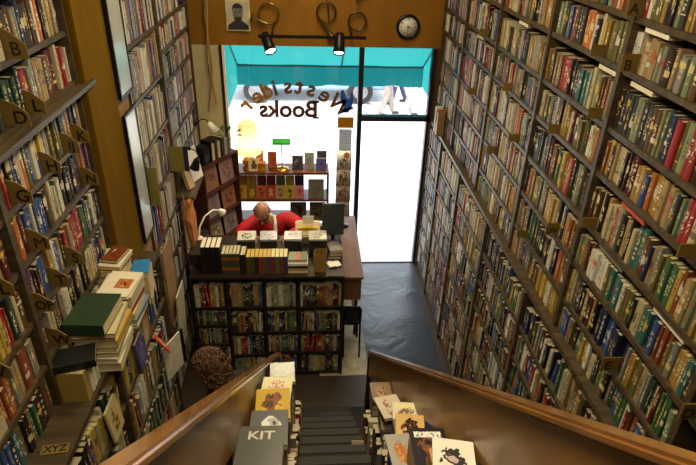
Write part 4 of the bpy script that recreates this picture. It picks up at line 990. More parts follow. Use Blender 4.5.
# white papers and a big open book fanned before the corner case
flat_book('display_book', 'white poster sheet leaning beside the black clip lamp', 'paper', T(-1.16, 5.5, 1.9) @ Rz(1.2) @ Rx(PI / 2 - .2) @ T(0, .17, 0), .24, .34, .006, plain('#dcd8d0'), None)
flat_book('display_book', 'cream book leaning open-edged under the black clip lamp', 'book', T(-1.2, 5.3, 1.9) @ Rz(1.25) @ Rx(PI / 2 - .25) @ T(0, .13, 0), .1, .26, .04, plain('#b89a68'), None)
MB().box(-1.299, 5.1, 1.86, -1.12, 5.75, 1.895).build('ledge_board', SHELF)
tag(bpy.data.objects['ledge_board.001'], 'short shelf board carrying the white poster before the corner case', 'shelf')
# orange papers hanging beside the counter
g = thing('paper_bag', 'crumpled orange paper bag hanging at the mirror end of the counter', 'bag', (-1.16, 5.0, 1.42))
mb = MB(); r5 = random.Random(5)
prof = [(.035, 0), (.06, .08), (.05, .2), (.065, .32), (.04, .42), (.05, .46)]
n = 14; vs = []
for r, z in prof:
    for k in range(n):
        a = 2 * PI * k / n; q = r * (1 + .3 * r5.uniform(-1, 1)); vs.append((q * math.cos(a) * .8, q * math.sin(a) * 1.5, z + .02 * r5.uniform(-1, 1)))
mb.add(vs, [(i * n + k, i * n + (k + 1) % n, (i + 1) * n + (k + 1) % n, (i + 1) * n + k) for i in range(len(prof) - 1) for k in range(n)], smooth=False)
mb.add(vs[:n], [tuple(range(n))])
mb.build('bag_body', mat('orange_paper', '#b8743c', .6, bump=.4), g)
MB().tube([(-.02, -.05, .44), (-.05, 0, .56), (-.02, .05, .44)], .004, 6).build('handle', CARD, g)
MB().box(-1.18, 4.8, 1.3, -1.06, 5.3, 1.42).build('ledge_shelf', SHELF_D)
tag(bpy.data.objects['ledge_shelf'], 'dark box shelf carrying the orange paper bag at the counter end', 'shelf')

g = thing('desk_lamp', 'white lamp with a curved arm at the mirror end of the counter', 'lamp', (-1.125, 5.12, 1.421))
g.scale = (.8, .8, .75)
MB().lathe([(.05, 0), (.05, .012), (.012, .02)], 20).build('base', WHITEP, g)
MB().tube([(0, 0, .02), (.02, .03, .16), (.08, .1, .28), (.17, .2, .32), (.23, .28, .27)], .012).build('arm', WHITEP, g)
MB().tube([(.225, .275, .28), (.245, .3, .25), (.265, .325, .21)], [.015, .04, .055], 16, caps=False).build('lamp_shade', WHITEP, g)

# ------------------------------------------------------------------ the boards over the window: portrait, horns, clock, spotlights
yw = YF - .001
g = thing('portrait_picture', 'black and white portrait print of a bearded person in a cream frame over the window', 'picture', (-.79, yw, 3.30))
MB().box(-.135, -.02, -.165, .135, 0, .165).build('picture_frame', mat('cream_frame', '#cdbf98', .5), g, bevel=.004)
MB().box(-.118, -.023, -.148, .118, -.019, .148).build('print_paper', mat('print_paper', '#b4b09a', .6, vary=.1), g)
ink = mat('print_black', '#26262a', .7); ink2 = mat('print_grey_ink', '#6c6a66', .7, vary=.4, scale=40)
hd = [(math.cos(t) * .058, .035 + math.sin(t) * .085) for t in [2 * PI * k / 20 for k in range(20)]]
MB().prism(hd, -.0242, -.0231, 'xz').build('printed_face', ink2, g)
MB().prism([(-.118, -.148), (.118, -.148), (.112, -.1), (.05, -.055), (-.05, -.055), (-.112, -.1)], -.0238, -.0231, 'xz').build('printed_coat', ink, g)
MB().prism([(-.06, .05), (-.055, .105), (-.02, .132), (.02, .132), (.055, .105), (.06, .05), (.045, .08), (-.045, .08)], -.0248, -.0243, 'xz').prism([(-.05, .0), (-.035, -.015), (0, -.01), (.035, -.015), (.05, 0), (.04, -.05), (0, -.07), (-.04, -.05)], -.0248, -.0243, 'xz') \
    .prism([(-.035, .035), (-.012, .035), (-.012, .045), (-.035, .045)], -.0248, -.0243, 'xz').prism([(.012, .035), (.035, .035), (.035, .045), (.012, .045)], -.0248, -.0243, 'xz').build('printed_hair', ink, g)
def horn(label, x, z, r, m, bell=None, loops=1, straps=(), pipe=.011):
    """Coiled brass horn hung flat on the boards; bell: (angle, length, bell radius)."""
    g = thing('hunting_horn', label, 'horn', (x, yw - .05, z), group='horns hung over the window')
    pts = [(r * math.cos(a), .012 * a / 6.28, r * math.sin(a)) for a in [k * 2 * PI * loops / (36 * loops) for k in range(int(36 * loops) + 1)]]
    MB().tube(pts, pipe, 10, closed=False).build('coil', m, g)
    if bell:
        a, L, br = bell
        d = Vector((math.cos(a + PI / 2), 0, math.sin(a + PI / 2))); p = Vector((r * math.cos(a), -.015, r * math.sin(a)))
        ks = [0, .4, .65, .8, .92, 1.0]; rs = [pipe, pipe * 1.15, pipe * 1.6, pipe * 2.3, br * .7, br]
        MB().tube([p + d * L * k for k in ks], rs, 16, caps=False).build('bell', m, g)
    for (a0, a1) in straps:
        MB().tube([(r * math.cos(a0), 0, r * math.sin(a0)), (r * math.cos(a1), 0, r * math.sin(a1))], pipe * .8, 8).build('crossbar', m, g)
    MB().tube([(0, .05, r + .02), (0, 0, r + .02), (0, -.012, r + .005), (0, -.012, r - .01)], .004, 6).build('hook', DARKB, g)
HB = mat('dull_brass', '#8a7a4a', .3, .85); HD = mat('dark_brass', '#5c4a2c', .35, .8)
horn('single-coil brass horn with a flared bell hung beside the portrait', -.44, 3.335, .11, HB, (-2.0, -.17, .045))
horn('dark brass horn with a central bar, hung between the two plain coils', .20, 3.36, .105, HD, (-2.5, .25, .05), straps=((1.4, -1.3),))
horn('thin coiled horn hung between the barred horn and the clock', .55, 3.27, .1, HD, None)
horn('brass horn hung highest above the clock, cut off at the picture top', .62, 3.68, .1, HB, (-1.2, -.15, .05))
# clock
g = thing('wall_clock', 'round black-rimmed wall clock with a white dial over the door', 'clock', (1.14, yw, 3.215))
MB().lathe([(.0, .0), (.135, .0), (.14, .012), (.135, .03), (.108, .034), (.105, .022)], 40).build('rim', DARKB, g).matrix_local = Rx(PI / 2)
MB().lathe([(.106, .0), (.106, .0235), (0, .0236)], 40).build('dial', mat('dial_white', '#d8d6cc', .4, vary=.03), g).matrix_local = Rx(PI / 2)
mb = MB()
for hnum in range(1, 13):
    v, f = text_geom(str(hnum), .03, .0003, .0006); a = PI / 2 - hnum * PI / 6
    mb.add([(p[0] + .083 * math.cos(a), -.0245 - p[2], p[1] + .083 * math.sin(a)) for p in v], f)
mb.build('numerals', LETTER, g)
def hand(name, a, L, w):
    d = Vector((math.cos(a), 0, math.sin(a))); s_ = Vector((-math.sin(a), 0, math.cos(a)))
    mb = MB(); p = [d * -.015 + s_ * w, d * L + s_ * w * .4, d * L - s_ * w * .4, d * -.015 - s_ * w]
    mb.add([q + Vector((0, -.026, 0)) for q in p] + [q + Vector((0, -.0275, 0)) for q in p], [(0, 1, 2, 3), (4, 7, 6, 5), (0, 4, 5, 1), (1, 5, 6, 2), (2, 6, 7, 3), (3, 7, 4, 0)])
    mb.build(name, LETTER, g)
hand('hour_hand', -.35, .05, .004); hand('minute_hand', -1.75, .075, .003)
# track and spotlights
g = thing('lighting_track', 'black lighting track running along the boards over the window', 'light track', (.06, 6.42, 3.165))
MB().box(-.6, -.018, -.015, .56, .018, .015).build('track_bar', DARKB, g)
for x in (-.45, .4): MB().box(x - .01, -.01, .015, x + .01, .01, .05).tube([(x, 0, .05), (x, .43, .05)], .008).build('bracket', DARKB, g)
glass = glow_mat('lamp_face', '#fff0d0', 25)
def spot(label, x, yaw, pitch):
    g = thing('spotlight', label, 'spotlight', M=T(x, 6.42, 3.149), group='track spotlights over the window')
    MB().box(-.02, -.015, -.03, .02, .015, 0).build('adapter', DARKB, g)
    MB().tube([(0, 0, -.03), (0, -.01, -.06)], .008).build('yoke', DARKB, g)
    R = T(0, -.02, -.075) @ Rz(yaw) @ Rx(pitch) @ Matrix.Scale(1.3, 4)
    MB().lathe([(0, .11), (.035, .108), (.042, .08), (.045, 0), (.05, -.06), (.046, -.06), (.042, -.02), (0, -.018)], 24).build('housing', DARKB, g)
    hs = [c for c in bpy.data.objects if c.parent == g and c.name.startswith('housing')][0]; hs.matrix_local = R
    MB().lathe([(0, 0), (.04, 0), (.044, -.008), (.04, -.03), (0, -.04)], 24, c=(0, 0, -.02)).build('bulb_face', glass, hs)
    ld = bpy.data.lights.new('spotlight_lamp', 'SPOT'); ld.energy = 55; ld.color = (1, .83, .58); ld.spot_size = 1.9; ld.spot_blend = .6; ld.shadow_soft_size = .04
    lo = bpy.data.objects.new('spotlight_lamp', ld); COL.objects.link(lo); lo.parent = g; lo.matrix_local = R @ T(0, 0, -.07)
spot('black track spotlight nearer the portrait, lit', -.43, .5, -.75)
spot('black track spotlight nearer the clock, lit', .33, -.1, -.55)
# cords down the corner of the front wall
g = thing('hanging_rope', 'two pale ropes hanging down the wall strip between corner and window', 'cord', (0, 0, 0))
MB().tube([(-1.13, 6.82, 4.2), (-1.12, 6.81, 3.4), (-1.16, 6.81, 2.8), (-1.1, 6.8, 2.3)], .011).build('rope', mat('tan_cord', '#a0805a', .6), g)
MB().tube([(-1.08, 6.82, 4.2), (-1.15, 6.81, 3.3), (-1.12, 6.81, 2.7), (-1.2, 6.8, 2.2)], .009).build('rope', mat('tan_cord_2', '#937450', .6), g)

# lettering on the glass (painted on the inside, read from the street)
g = thing('window_lettering', 'arched shop name in dark gold letters painted on the window, reversed from inside', 'lettering', (-.2, YF + .029, 2.3))
GLD = cloth_translucent('brown_gold_paint', '#6a4a30', .2); GLD2 = cloth_translucent('gold_paint', '#a8741c', .3); REDB = cloth_translucent('red_brown_paint', '#5a2a22', .2)
word = 'Westsider'; n = len(word)
adv = [0, .16, .29, .40, .50, .615, .69, .79, .92]
tot = 1.0
for k, chx in enumerate(word):
    v, f = text_geom(chx, .27, .001, .007)
    q = adv[k] / tot                      # 0 at W (right as seen from inside) .. 1
    a = (q - .46) * 1.72
    R0 = .8
    cx_, cz_ = R0 * math.sin(a), R0 * (math.cos(a) - 1)
    pts = []
    for p in v:
        x = p[0] * math.cos(-a) - p[1] * math.sin(-a); z = p[0] * math.sin(-a) + p[1] * math.cos(-a)
        pts.append((-(cx_ + x) + .0, -p[2], .2 + cz_ + z))
    MB().add(pts, f).build('letter', GLD if k < 6 else GLD2, g)
v, f = text_geom('Books', .29, .001, .009)
mb = MB(); mb.add([(-p[0] * .98 - .05, -p[2], p[1] - .09) for p in v], f)
bw = [p[0] for p in v]; x0 = min(bw)
for zz_ in (.1, -.1): mb.box(-(x0 + .05) * .98 - .05, -.001, zz_ - .102, -(x0 - .03) * .98 - .05, .001, zz_ - .078)
mb.build('letter_row', REDB, g)
g = thing('window_decal', 'blue winged figure decal on the glass above the orange card', 'decal', (.455, YF + .029, 2.33))
BL = cloth_translucent('blue_decal', '#3a64b0', .5)
MB().prism([(-.04, -.15), (.03, -.15), (.075, -.06), (.09, .03), (.075, .12), (.045, .1), (.05, .04), (.02, .02), (-.005, .06), (-.04, .14), (-.075, .1), (-.07, .02), (-.035, -.05), (-.03, -.09), (-.06, -.12)], -.001, .001, 'xz').build('figure', BL, g)
g = thing('window_card', 'orange-yellow card fixed to the glass beside the door post', 'card', (.455, YF + .02, 2.055))
MB().box(-.1, 0, -.07, .1, .004, .07).build('card', cloth_translucent('orange_card', '#c98a12', .45), g)
g = thing('window_notice', 'long white printed notice under the orange card on the glass', 'notice', (.455, YF + .02, 1.80))
MB().box(-.08, 0, -.17, .08, .003, .17).build('sheet', cloth_translucent('notice_paper', '#d4d4d6', .5), g)
mb = MB()
for k in range(9): mb.box(-.06, -.001, .13 - k * .03, .02 + .03 * (k % 3), 0, .136 - k * .03)
mb.build('print_lines', cloth_translucent('notice_ink', '#9a9aa2', .5), g)
# books in a tan holder at the doorway end
g = thing('magazine_file', 'tan cardboard file of thin books at the doorway end of the long bookcase', 'file', (1.494, 6.3, 2.131))
MB().box(-.04, -.1, 0, .045, .1, .005).box(-.04, -.1, 0, .045, -.096, .3).box(-.04, .096, 0, .045, .1, .3).box(.041, -.1, 0, .045, .1, .3).build('file_box', CARD, g)
for k in range(3): MB().box(-.038, -.085 + k * .06, .006, .038, -.04 + k * .06, .26 + .02 * k).build('booklet', [plain('#c8b890'), plain('#8a3a34'), plain('#d8d2c0')][k], g)

# ------------------------------------------------------------------ people
def skin_geom(verts, edges, root, sub=2):
    """verts: {name: (x, y, z, radius)} -> one smooth skinned surface (points, faces)."""
    names = list(verts); ix = {k: i for i, k in enumerate(names)}
    me = bpy.data.meshes.new('skin'); me.from_pydata([verts[k][:3] for k in names], [(ix[a], ix[b]) for a, b in edges], [])
    ob = bpy.data.objects.new('skin', me); COL.objects.link(ob)
    bm = bmesh.new(); bm.from_mesh(me); ly = bm.verts.layers.skin.verify(); bm.verts.ensure_lookup_table()
    for k in names:
        r = verts[k][3]; bm.verts[ix[k]][ly].radius = r if isinstance(r, tuple) else (r, r)
        bm.verts[ix[k]][ly].use_root = (k == root)
    bm.to_mesh(me); bm.free()
    md = ob.modifiers.new('Skin', 'SKIN'); md.use_smooth_shade = True; md.branch_smoothing = .5
    sd = ob.modifiers.new('Sub', 'SUBSURF'); sd.levels = sd.render_levels = sub
    dg = bpy.context.evaluated_depsgraph_get(); dg.update()
    m2 = bpy.data.meshes.new_from_object(ob.evaluated_get(dg))
    v = [tuple(p.co) for p in m2.vertices]; f = [tuple(p.vertices) for p in m2.polygons]
    bpy.data.objects.remove(ob); bpy.data.meshes.remove(me); bpy.data.meshes.remove(m2)
    return v, f

def head_geom(R, s=1.0):
    """A head with brow, nose, lips, chin and ears; face towards -y, origin at its middle. R places it."""
    vs = []; fs = []; nu, nv = 32, 24
    for j in range(nv + 1):
        el = -PI / 2 + PI * j / nv
        for i in range(nu):
            az = 2 * PI * i / nu
            x = math.cos(el) * math.sin(az); y = -math.cos(el) * math.cos(az); z = math.sin(el)
            X, Y, Z = x * .077, y * .098, z * .118
            if z < 0:
                k = 1 - .3 * (-z) ** 1.3; X *= k
                if y > 0: Y *= 1 - .42 * (-z)
                else: Y -= .012 * (-z)
            if y > 0: Y *= 1.02
            front = max(0, -y)
            g = lambda cx, cz, sx, sz: math.exp(-((x - cx) / sx) ** 2 - ((z - cz) / sz) ** 2) * (front ** 2)
            Y -= .024 * g(0, -.17, .13, .17) + .012 * g(0, .02, .1, .2)
            Y += .011 * (g(.4, .06, .2, .13) + g(-.4, .06, .2, .13))
            Y -= .006 * (g(.36, .24, .3, .08) + g(-.36, .24, .3, .08))
            Y -= .007 * g(0, -.5, .26, .07) + .01 * g(0, -.82, .3, .14)
            Y += .004 * g(0, -.62, .25, .05)
            vs.append((X * s, Y * s, Z * s))
    for j in range(nv):
        for i in range(nu): fs.append((j * nu + i, j * nu + (i + 1) % nu, (j + 1) * nu + (i + 1) % nu, (j + 1) * nu + i))
    for sx in (-1, 1):
        b0 = len(vs); n = 10
        for j in range(5):
            for i in range(n):
                a = 2 * PI * i / n; rr_ = (1, 1.1, .8, .5, .0)[j]
                vs.append(((sx * (.068 + .014 * min(j, 2) - .004 * max(0, j - 2))) * s, (.012 + math.cos(a) * .017 * rr_ + .006 * j / 2) * s, (-.005 + math.sin(a) * .031 * rr_) * s))
        for j in range(4):
            for i in range(n): fs.append((b0 + j * n + i, b0 + j * n + (i + 1) % n, b0 + (j + 1) * n + (i + 1) % n, b0 + (j + 1) * n + i))
    return [tuple(R @ Vector(p)) for p in vs], fs

def hand_geom(wrist, dirv, up, left, curl=.5):
    """Palm with four unequal curled fingers and a thumb leaving its side; dirv points along the palm, up is the back of the hand."""
    d = Vector(dirv).normalized(); u = Vector(up); u = (u - d * u.dot(d)).normalized(); s_ = d.cross(u) * (1 if left else -1)
    w = Vector(wrist); out = []
    pv = {'a': (*w, .024), 'b': (*(w + d * .04), (.036, .017)), 'c': (*(w + d * .085), (.038, .014))}
    out.append(skin_geom(pv, [('a', 'b'), ('b', 'c')], 'a', 2))
    for k, (off, L) in enumerate(((.029, .072), (.010, .08), (-.010, .075), (-.028, .058))):
        p = w + d * .07 + s_ * off; ch = {'r': (*p, .0085)}; prev = 'r'; ed = []
        ang = .15; q = w + d * .095 + s_ * off * 1.1
        for j in range(3):
            ch['k%d' % j] = (*q, .0088 - .0008 * j); ed.append((prev, 'k%d' % j)); prev = 'k%d' % j
            ang += curl; q = q + (d * math.cos(ang) - u * math.sin(ang)) * L * (.45, .32, .23)[j]
        ch['t'] = (*q, .0062); ed.append((prev, 't'))
        out.append(skin_geom(ch, ed, 'r', 1))
    p0 = w + d * .025 + s_ * .018; p1 = w + d * .045 + s_ * .046 - u * .008; p2 = p1 + (d * .7 + s_ * .5 - u * .3).normalized() * .033; p3 = p2 + (d * .95 + s_ * .1 - u * .3).normalized() * .026
    out.append(skin_geom({'a': (*p0, .013), 'b': (*p1, .012), 'c': (*p2, .0095), 'd': (*p3, .0072)}, [('a', 'b'), ('b', 'c'), ('c', 'd')], 'a', 1))
    return out

SKIN = mat('skin', '#b07e62', .5, vary=.08, scale=20)
def person(label, loc, J, head_R, cloth_top, cloth_leg, shoe, hair=None, group=None, wrist_up=None, top_k=1.0, fat=1.0):
    """J: joint positions (local). One continuous body; clothing, hair and shoes are children."""
    g = thing('person', label, 'person', loc, group=group)
    V = lambda k, r: (*J[k], r)
    R_ = dict(pelvis=.11, waist=.095, chest=.1, neck0=.056, neck1=.052, skull=.05, shl=.048, shr=.048, ell=.04, elr=.04, wrl=.026, wrr=.026, hipl=.085, hipr=.085, knl=.055, knr=.055, anl=.036, anr=.036, tol=.03, tor=.03)
    E_ = [('pelvis', 'waist'), ('waist', 'chest'), ('chest', 'neck0'), ('neck0', 'neck1'), ('neck1', 'skull'), ('chest', 'shl'), ('chest', 'shr'), ('shl', 'ell'), ('ell', 'wrl'), ('shr', 'elr'), ('elr', 'wrr'),
          ('pelvis', 'hipl'), ('pelvis', 'hipr'), ('hipl', 'knl'), ('knl', 'anl'), ('hipr', 'knr'), ('knr', 'anr'), ('anl', 'tol'), ('anr', 'tor')]
    v, f = skin_geom({k: V(k, r * fat) for k, r in R_.items()}, E_, 'pelvis', 2)
    mb = MB(); mb.add(v, f, smooth=True)
    hv, hf = head_geom(head_R); mb.add(hv, hf, smooth=True)
    for sd_, el, wr in ((True, 'ell', 'wrl'), (False, 'elr', 'wrr')):
        d = Vector(J[wr]) - Vector(J[el])
        for hv, hf in hand_geom(J[wr], d if not wrist_up else wrist_up[0], wrist_up[1] if wrist_up else (1 if sd_ else -1, 0, 0), sd_): mb.add(hv, hf, smooth=True)
    o = mb.build('body', SKIN, g)
    # top: a looser surface over trunk and arms
    tk = {'waist0': (*(Vector(J['pelvis']) + (Vector(J['waist']) - Vector(J['pelvis'])) * .05), .138 * fat)}
    for k, r in dict(waist=.135, chest=.15, neck0=.088, shl=.094, shr=.094, ell=.07, elr=.07).items(): tk[k] = V(k, r * fat * top_k)
    for a, b2, c in (('ell', 'wrl', 'cul'), ('elr', 'wrr', 'cur')):
        p = Vector(J[a]).lerp(Vector(J[b2]), .9); tk[c] = (*p, .038)
    v, f = skin_geom(tk, [('waist0', 'waist'), ('waist', 'chest'), ('chest', 'neck0'), ('chest', 'shl'), ('chest', 'shr'), ('shl', 'ell'), ('ell', 'cul'), ('shr', 'elr'), ('elr', 'cur')], 'waist0', 2)
    MB().add(v, f, smooth=True).build('top', cloth_top, g)
    lk = {'pelvis': V('pelvis', .128 * fat)}
    for k, r in dict(hipl=.098, hipr=.098, knl=.074, knr=.074).items(): lk[k] = V(k, r * fat)
    for a, b2, c in (('knl', 'anl', 'hel'), ('knr', 'anr', 'her')): lk[c] = (*Vector(J[a]).lerp(Vector(J[b2]), .96), .06)
    v, f = skin_geom(lk, [('pelvis', 'hipl'), ('pelvis', 'hipr'), ('hipl', 'knl'), ('knl', 'hel'), ('hipr', 'knr'), ('knr', 'her')], 'pelvis', 2)
    MB().add(v, f, smooth=True).build('trousers', cloth_leg, g)
    for a, t in (('anl', 'tol'), ('anr', 'tor')):
        A = Vector(J[a]); B = Vector(J[t]); d = (B - A); d.z = 0; d.normalize()
        gz = min(A.z, B.z) - .035
        v, f = skin_geom({'h': (A.x - d.x * .035, A.y - d.y * .035, gz + .043, .042), 'm': (A.x + d.x * .07, A.y + d.y * .07, gz + .04, .044), 't': (B.x + d.x * .04, B.y + d.y * .04, gz + .032, .034), 'a': (A.x, A.y, gz + .085, .042)}, [('h', 'm'), ('m', 't'), ('h', 'a')], 'h', 2)
        MB().add(v, f, smooth=True).build('shoe', shoe, g)
    ew = mat('eye_white', '#d8d4cc', .3) if 'eye_white' not in bpy.data.materials else bpy.data.materials['eye_white']
    mb = MB(); mb2 = MB()
    for sx in (-1, 1):
        mb.M = head_R; mb.ball((sx * .031, -.084, .006), .0105, 10); mb2.M = head_R; mb2.ball((sx * .031, -.0925, .006), (.0045, .003, .0045), 8)
    mb.build('eyes', ew, g); mb2.build('pupils', DARKB, g)
    mb = MB(); mb.M = head_R; mb.tube([(-.022, -.095, -.058), (0, -.104, -.056), (.022, -.095, -.058)], .0045, 6); mb.build('lips', mat('lips', '#8a4a40', .5) if 'lips' not in bpy.data.materials else bpy.data.materials['lips'], g)
    if hair: hair(g, head_R)
    return g

def hair_fringe(g, R):
    r_ = random.Random(4); mb = MB(); mb.M = R
    for k in range(90):
        az = r_.uniform(.75, 2 * PI - .75); z = r_.uniform(-.05, .03) - .02 * abs(math.cos(az))
        mb.ball((math.sin(az) * .076, -math.cos(az) * .092 + .004, z), (.011, .011, .017), 6)
    mb.build('hair', mat('grey_hair', '#5a4c40', .8, vary=.3), g)
    mb = MB(); mb.M = R
    for sx in (-1, 1): mb.tube([(sx * .012, -.094, .034), (sx * .034, -.092, .04), (sx * .052, -.078, .032)], .0045, 6)
    for k in range(16): mb.ball((r_.uniform(-.03, .03), -.098 + r_.uniform(0, .01), r_.uniform(-.1, -.072)), (.012, .01, .014), 6)
    mb.build('beard', mat('grey_beard', '#8d857a', .8), g)
def hair_curly(g, R):
    r_ = random.Random(9); mb = MB(); mb.M = R
    mb.ball((0, .02, .015), (.11, .12, .13), 20)
    mb.ball((0, .075, -.09), (.1, .06, .13), 16)
    for k in range(560):
        az = r_.uniform(0, 2 * PI); el = r_.uniform(-1.2, 1.5)
        x, y, z = math.cos(el) * math.sin(az), math.cos(el) * math.cos(az), math.sin(el)
        if y < -.45 and z < .45: continue
        p = Vector((x * .122, y * .13 + .02, z * .13 + .015))
        if z < 0: p = Vector((x * .13, y * .1 + .045, z * .22 - .01))
        q = Vector((r_.uniform(-1, 1), r_.uniform(-1, 1), r_.uniform(-1, 1))).normalized(); q2 = q.cross(Vector((x, y, z))).normalized(); q = q2.cross(Vector((x, y, z))).normalized() if q2.length > 0 else q
        rr_ = r_.uniform(.012, .02)
        mb.tube([p + (q * math.cos(t) + q2 * math.sin(t)) * rr_ + Vector((x, y, z)) * .008 * math.sin(t * 1.5) for t in (0, 1.1, 2.2, 3.3, 4.4)], .0055, 5)
    m = mat('auburn_curls', '#4e3218', .55, vary=.45, scale=60)
    mb.build('hair', m, g)
def hair_short(g, R):
    mb = MB(); mb.M = R
    n = 24; vs = []
    for j in range(8):
        el = PI / 2 * (1 - j / 7 * .95)
        for i in range(n):
            az = 2 * PI * i / n; fr = max(0, math.cos(az))
            e2 = max(el, .55 * fr)
            vs.append((math.cos(e2) * math.sin(az) * .083, -math.cos(e2) * math.cos(az) * .105 + .003, math.sin(e2) * .124 + .002))
    mb.add(vs, [(j * n + i, j * n + (i + 1) % n, (j + 1) * n + (i + 1) % n, (j + 1) * n + i) for j in range(7) for i in range(n)], smooth=True)
    mb.build('hair', mat('dark_hair', '#33261c', .7), g)
RED = mat('red_sweat_cloth', '#b5101c', .75, vary=.2, scale=10, bump=.3); DJ = mat('dark_denim', '#2a3040', .8); DARKC = mat('dark_coat', '#24221f', .8); BLACKS = mat('black_shoe', '#1a1818', .4)
# the man behind the counter: seated, head bowed, forearms on the counter top
J = dict(pelvis=(0, .2, .70), waist=(0, .14, .88), chest=(.0, .03, 1.10), neck0=(0, -.02, 1.26), neck1=(-.045, -.06, 1.34), skull=(-.06, -.09, 1.40),
         shl=(.2, .02, 1.29), shr=(-.21, .02, 1.24), ell=(.39, -.1, 1.2), elr=(-.33, -.1, 1.12), wrl=(.2, -.30, 1.25), wrr=(-.14, -.29, 1.245),
         hipl=(.1, .17, .68), hipr=(-.1, .17, .68), knl=(.15, -.16, .64), knr=(-.15, -.16, .64), anl=(.14, -.1, .30), anr=(-.14, -.1, .30), tol=(.14, -.22, .285), tor=(-.14, -.22, .285))
HR = T(-.065, -.13, 1.45) @ Rx(.85)
g = person('bald person in a red sweatshirt sitting behind the counter with bowed head', (-.45, 5.66, .07), J, HR, RED, DJ, BLACKS, hair_fringe, wrist_up=((0, -1, -.05), (0, 0, 1)), top_k=1.12)
mb = MB(); mb.tube([(-.075, -.10, 1.27), (-.06, -.03, 1.33), (.0, .0, 1.345), (.06, -.03, 1.33), (.075, -.10, 1.27)], .018, 8); mb.tube([(.07, -.1, 1.28), (.075, -.15, 1.2), (.07, -.17, 1.1)], [.02, .022, .018], 8)
mb.build('white_collar', mat('white_cotton', '#d8d4cc', .8), g)
stl = thing('stool', 'round stool with a foot ring under the bald person behind the counter', 'stool', (-.45, 5.86, .0))
MB().lathe([(0, .615), (.17, .615), (.18, .63), (.17, .645), (0, .65)], 24).build('seat', SHELF_D, stl)
for k in range(4):
    a = PI / 4 + k * PI / 2; MB().tube([(.12 * math.cos(a), .12 * math.sin(a), .615), (.18 * math.cos(a), .18 * math.sin(a), 0)], .014).build('leg', SHELF_D, stl)
MB().tube([(.155 * math.cos(a), .155 * math.sin(a), .24) for a in [k * PI / 12 for k in range(24)]], .009, closed=True).build('foot_ring', CHROME, stl)

def standing_joints(facing, stride=.0, lean=0, arms=None):
    """Standing figure 1.74 m tall facing the unit vector `facing`."""
    fx, fy = facing; rx, ry = fy, -fx           # right-hand side
    P = lambda s_, fwd, z: (rx * s_ + fx * fwd, ry * s_ + fy * fwd, z)
    a = arms or dict(ell=(-.25, -.03, 1.14), elr=(.25, -.03, 1.14), wrl=(-.24, .08, .90), wrr=(.24, .08, .90))
    return dict(pelvis=P(0, 0, .95), waist=P(0, .01 + lean * .3, 1.1), chest=P(0, .01 + lean * .8, 1.31), neck0=P(0, lean, 1.47), neck1=P(0, .015 + lean * 1.2, 1.53), skull=P(0, .03 + lean * 1.5, 1.6),
                shl=P(-.185, lean * .9, 1.41), shr=P(.185, lean * .9, 1.41), ell=P(*a['ell']), elr=P(*a['elr']), wrl=P(*a['wrl']), wrr=P(*a['wrr']),
                hipl=P(-.09, 0, .9), hipr=P(.09, 0, .9), knl=P(-.1, stride * .5 + .02, .5), knr=P(.1, -stride * .3 + .02, .5), anl=P(-.1, stride, .075), anr=P(.1, -stride, .075), tol=P(-.11, stride + .13, .06), tor=P(.11, -stride + .13, .06)), P
def face_R(facing, P, fwd, z, pitch=0):
    a = math.atan2(facing[1], facing[0]) + PI / 2
    return T(*P(0, fwd, z)) @ Rz(a) @ Rx(pitch)
fc = Vector((-.85, .5)).normalized()
J, P = standing_joints((fc.x, fc.y), .05, .14, dict(ell=(-.25, .1, 1.12), elr=(.25, .1, 1.12), wrl=(-.15, .30, 1.05), wrr=(.15, .30, 1.05)))
for k in J: J[k] = (J[k][0], J[k][1], J[k][2] * .835)
g = person('person with curly auburn hair in dark clothes browsing between the stairs and the counter', (-.555, 3.17, 0), J, face_R((fc.x, fc.y), P, .24, 1.37, .55), DARKC, DJ, BLACKS, hair_curly)

# people on the pavement outside, only their legs under the awning
J, P = standing_joints((1, 0), .16)
person('passer-by in pale khaki trousers outside, behind the glass above the door', (1.86, 13.4, 0), J, face_R((1, 0), P, .06, 1.68), mat('tan_jacket', '#8a7a60', .8), mat('khaki_cloth', '#8d8078', .8), BLACKS, hair_short, 'passers-by on the pavement')
J, P = standing_joints((1, .1), .12)
person('passer-by in white top and pale trousers outside, beside the door jamb', (2.36, 13.25, 0), J, face_R((1, .1), P, .06, 1.68), mat('white_shirt', '#cfcfd2', .8), mat('pale_grey_cloth', '#9a98a0', .8), BLACKS, hair_short, 'passers-by on the pavement')
J, P = standing_joints((-1, 0), .2)
person('passer-by in dark blue clothes outside, between the two in pale trousers', (2.3, 14.4, 0), J, face_R((-1, 0), P, .06, 1.68), mat('blue_jacket', '#2c3a6a', .8), mat('dark_blue_cloth', '#2a3258', .8), BLACKS, hair_short, 'passers-by on the pavement')

# parked car at the kerb
g = thing('parked_car', 'pale blue car parked along the street beyond the shop window', 'car', (-.02, 15.2, 0))
side_ = [(-2.1, .35), (-2.12, .62), (-1.95, .78), (-1.2, .86), (-.55, 1.36), (.75, 1.4), (1.45, .95), (2.05, .86), (2.14, .6), (2.1, .35)]
CARB = mat('pale_blue_paint', '#7f98b8', .25, .3, vary=.03, coat=.6)
MB().prism(side_, -.84, .84, 'xz').build('car_body', CARB, g, bevel=.05)
for s_ in (-1, 1):
    MB().prism([(-.95, .93), (-.5, 1.28), (.1, 1.31), (.1, .93)], s_ * .845, s_ * .85, 'xz').prism([(.18, .93), (.18, 1.31), (.68, 1.31), (1.15, .96)], s_ * .845, s_ * .85, 'xz').build('side_window', mat('car_glass', '#1d2530', .1), g)
    for x in (-1.3, 1.32):
        w = MB().tube([(x, s_ * .68, .32), (x, s_ * .87, .32)], .32, 24).build('wheel', mat('tyre', '#1a1a1a', .7), g)
        MB().tube([(x, s_ * .86, .32), (x, s_ * .885, .32)], .19, 16).build('hub_cap', CHROME, g)

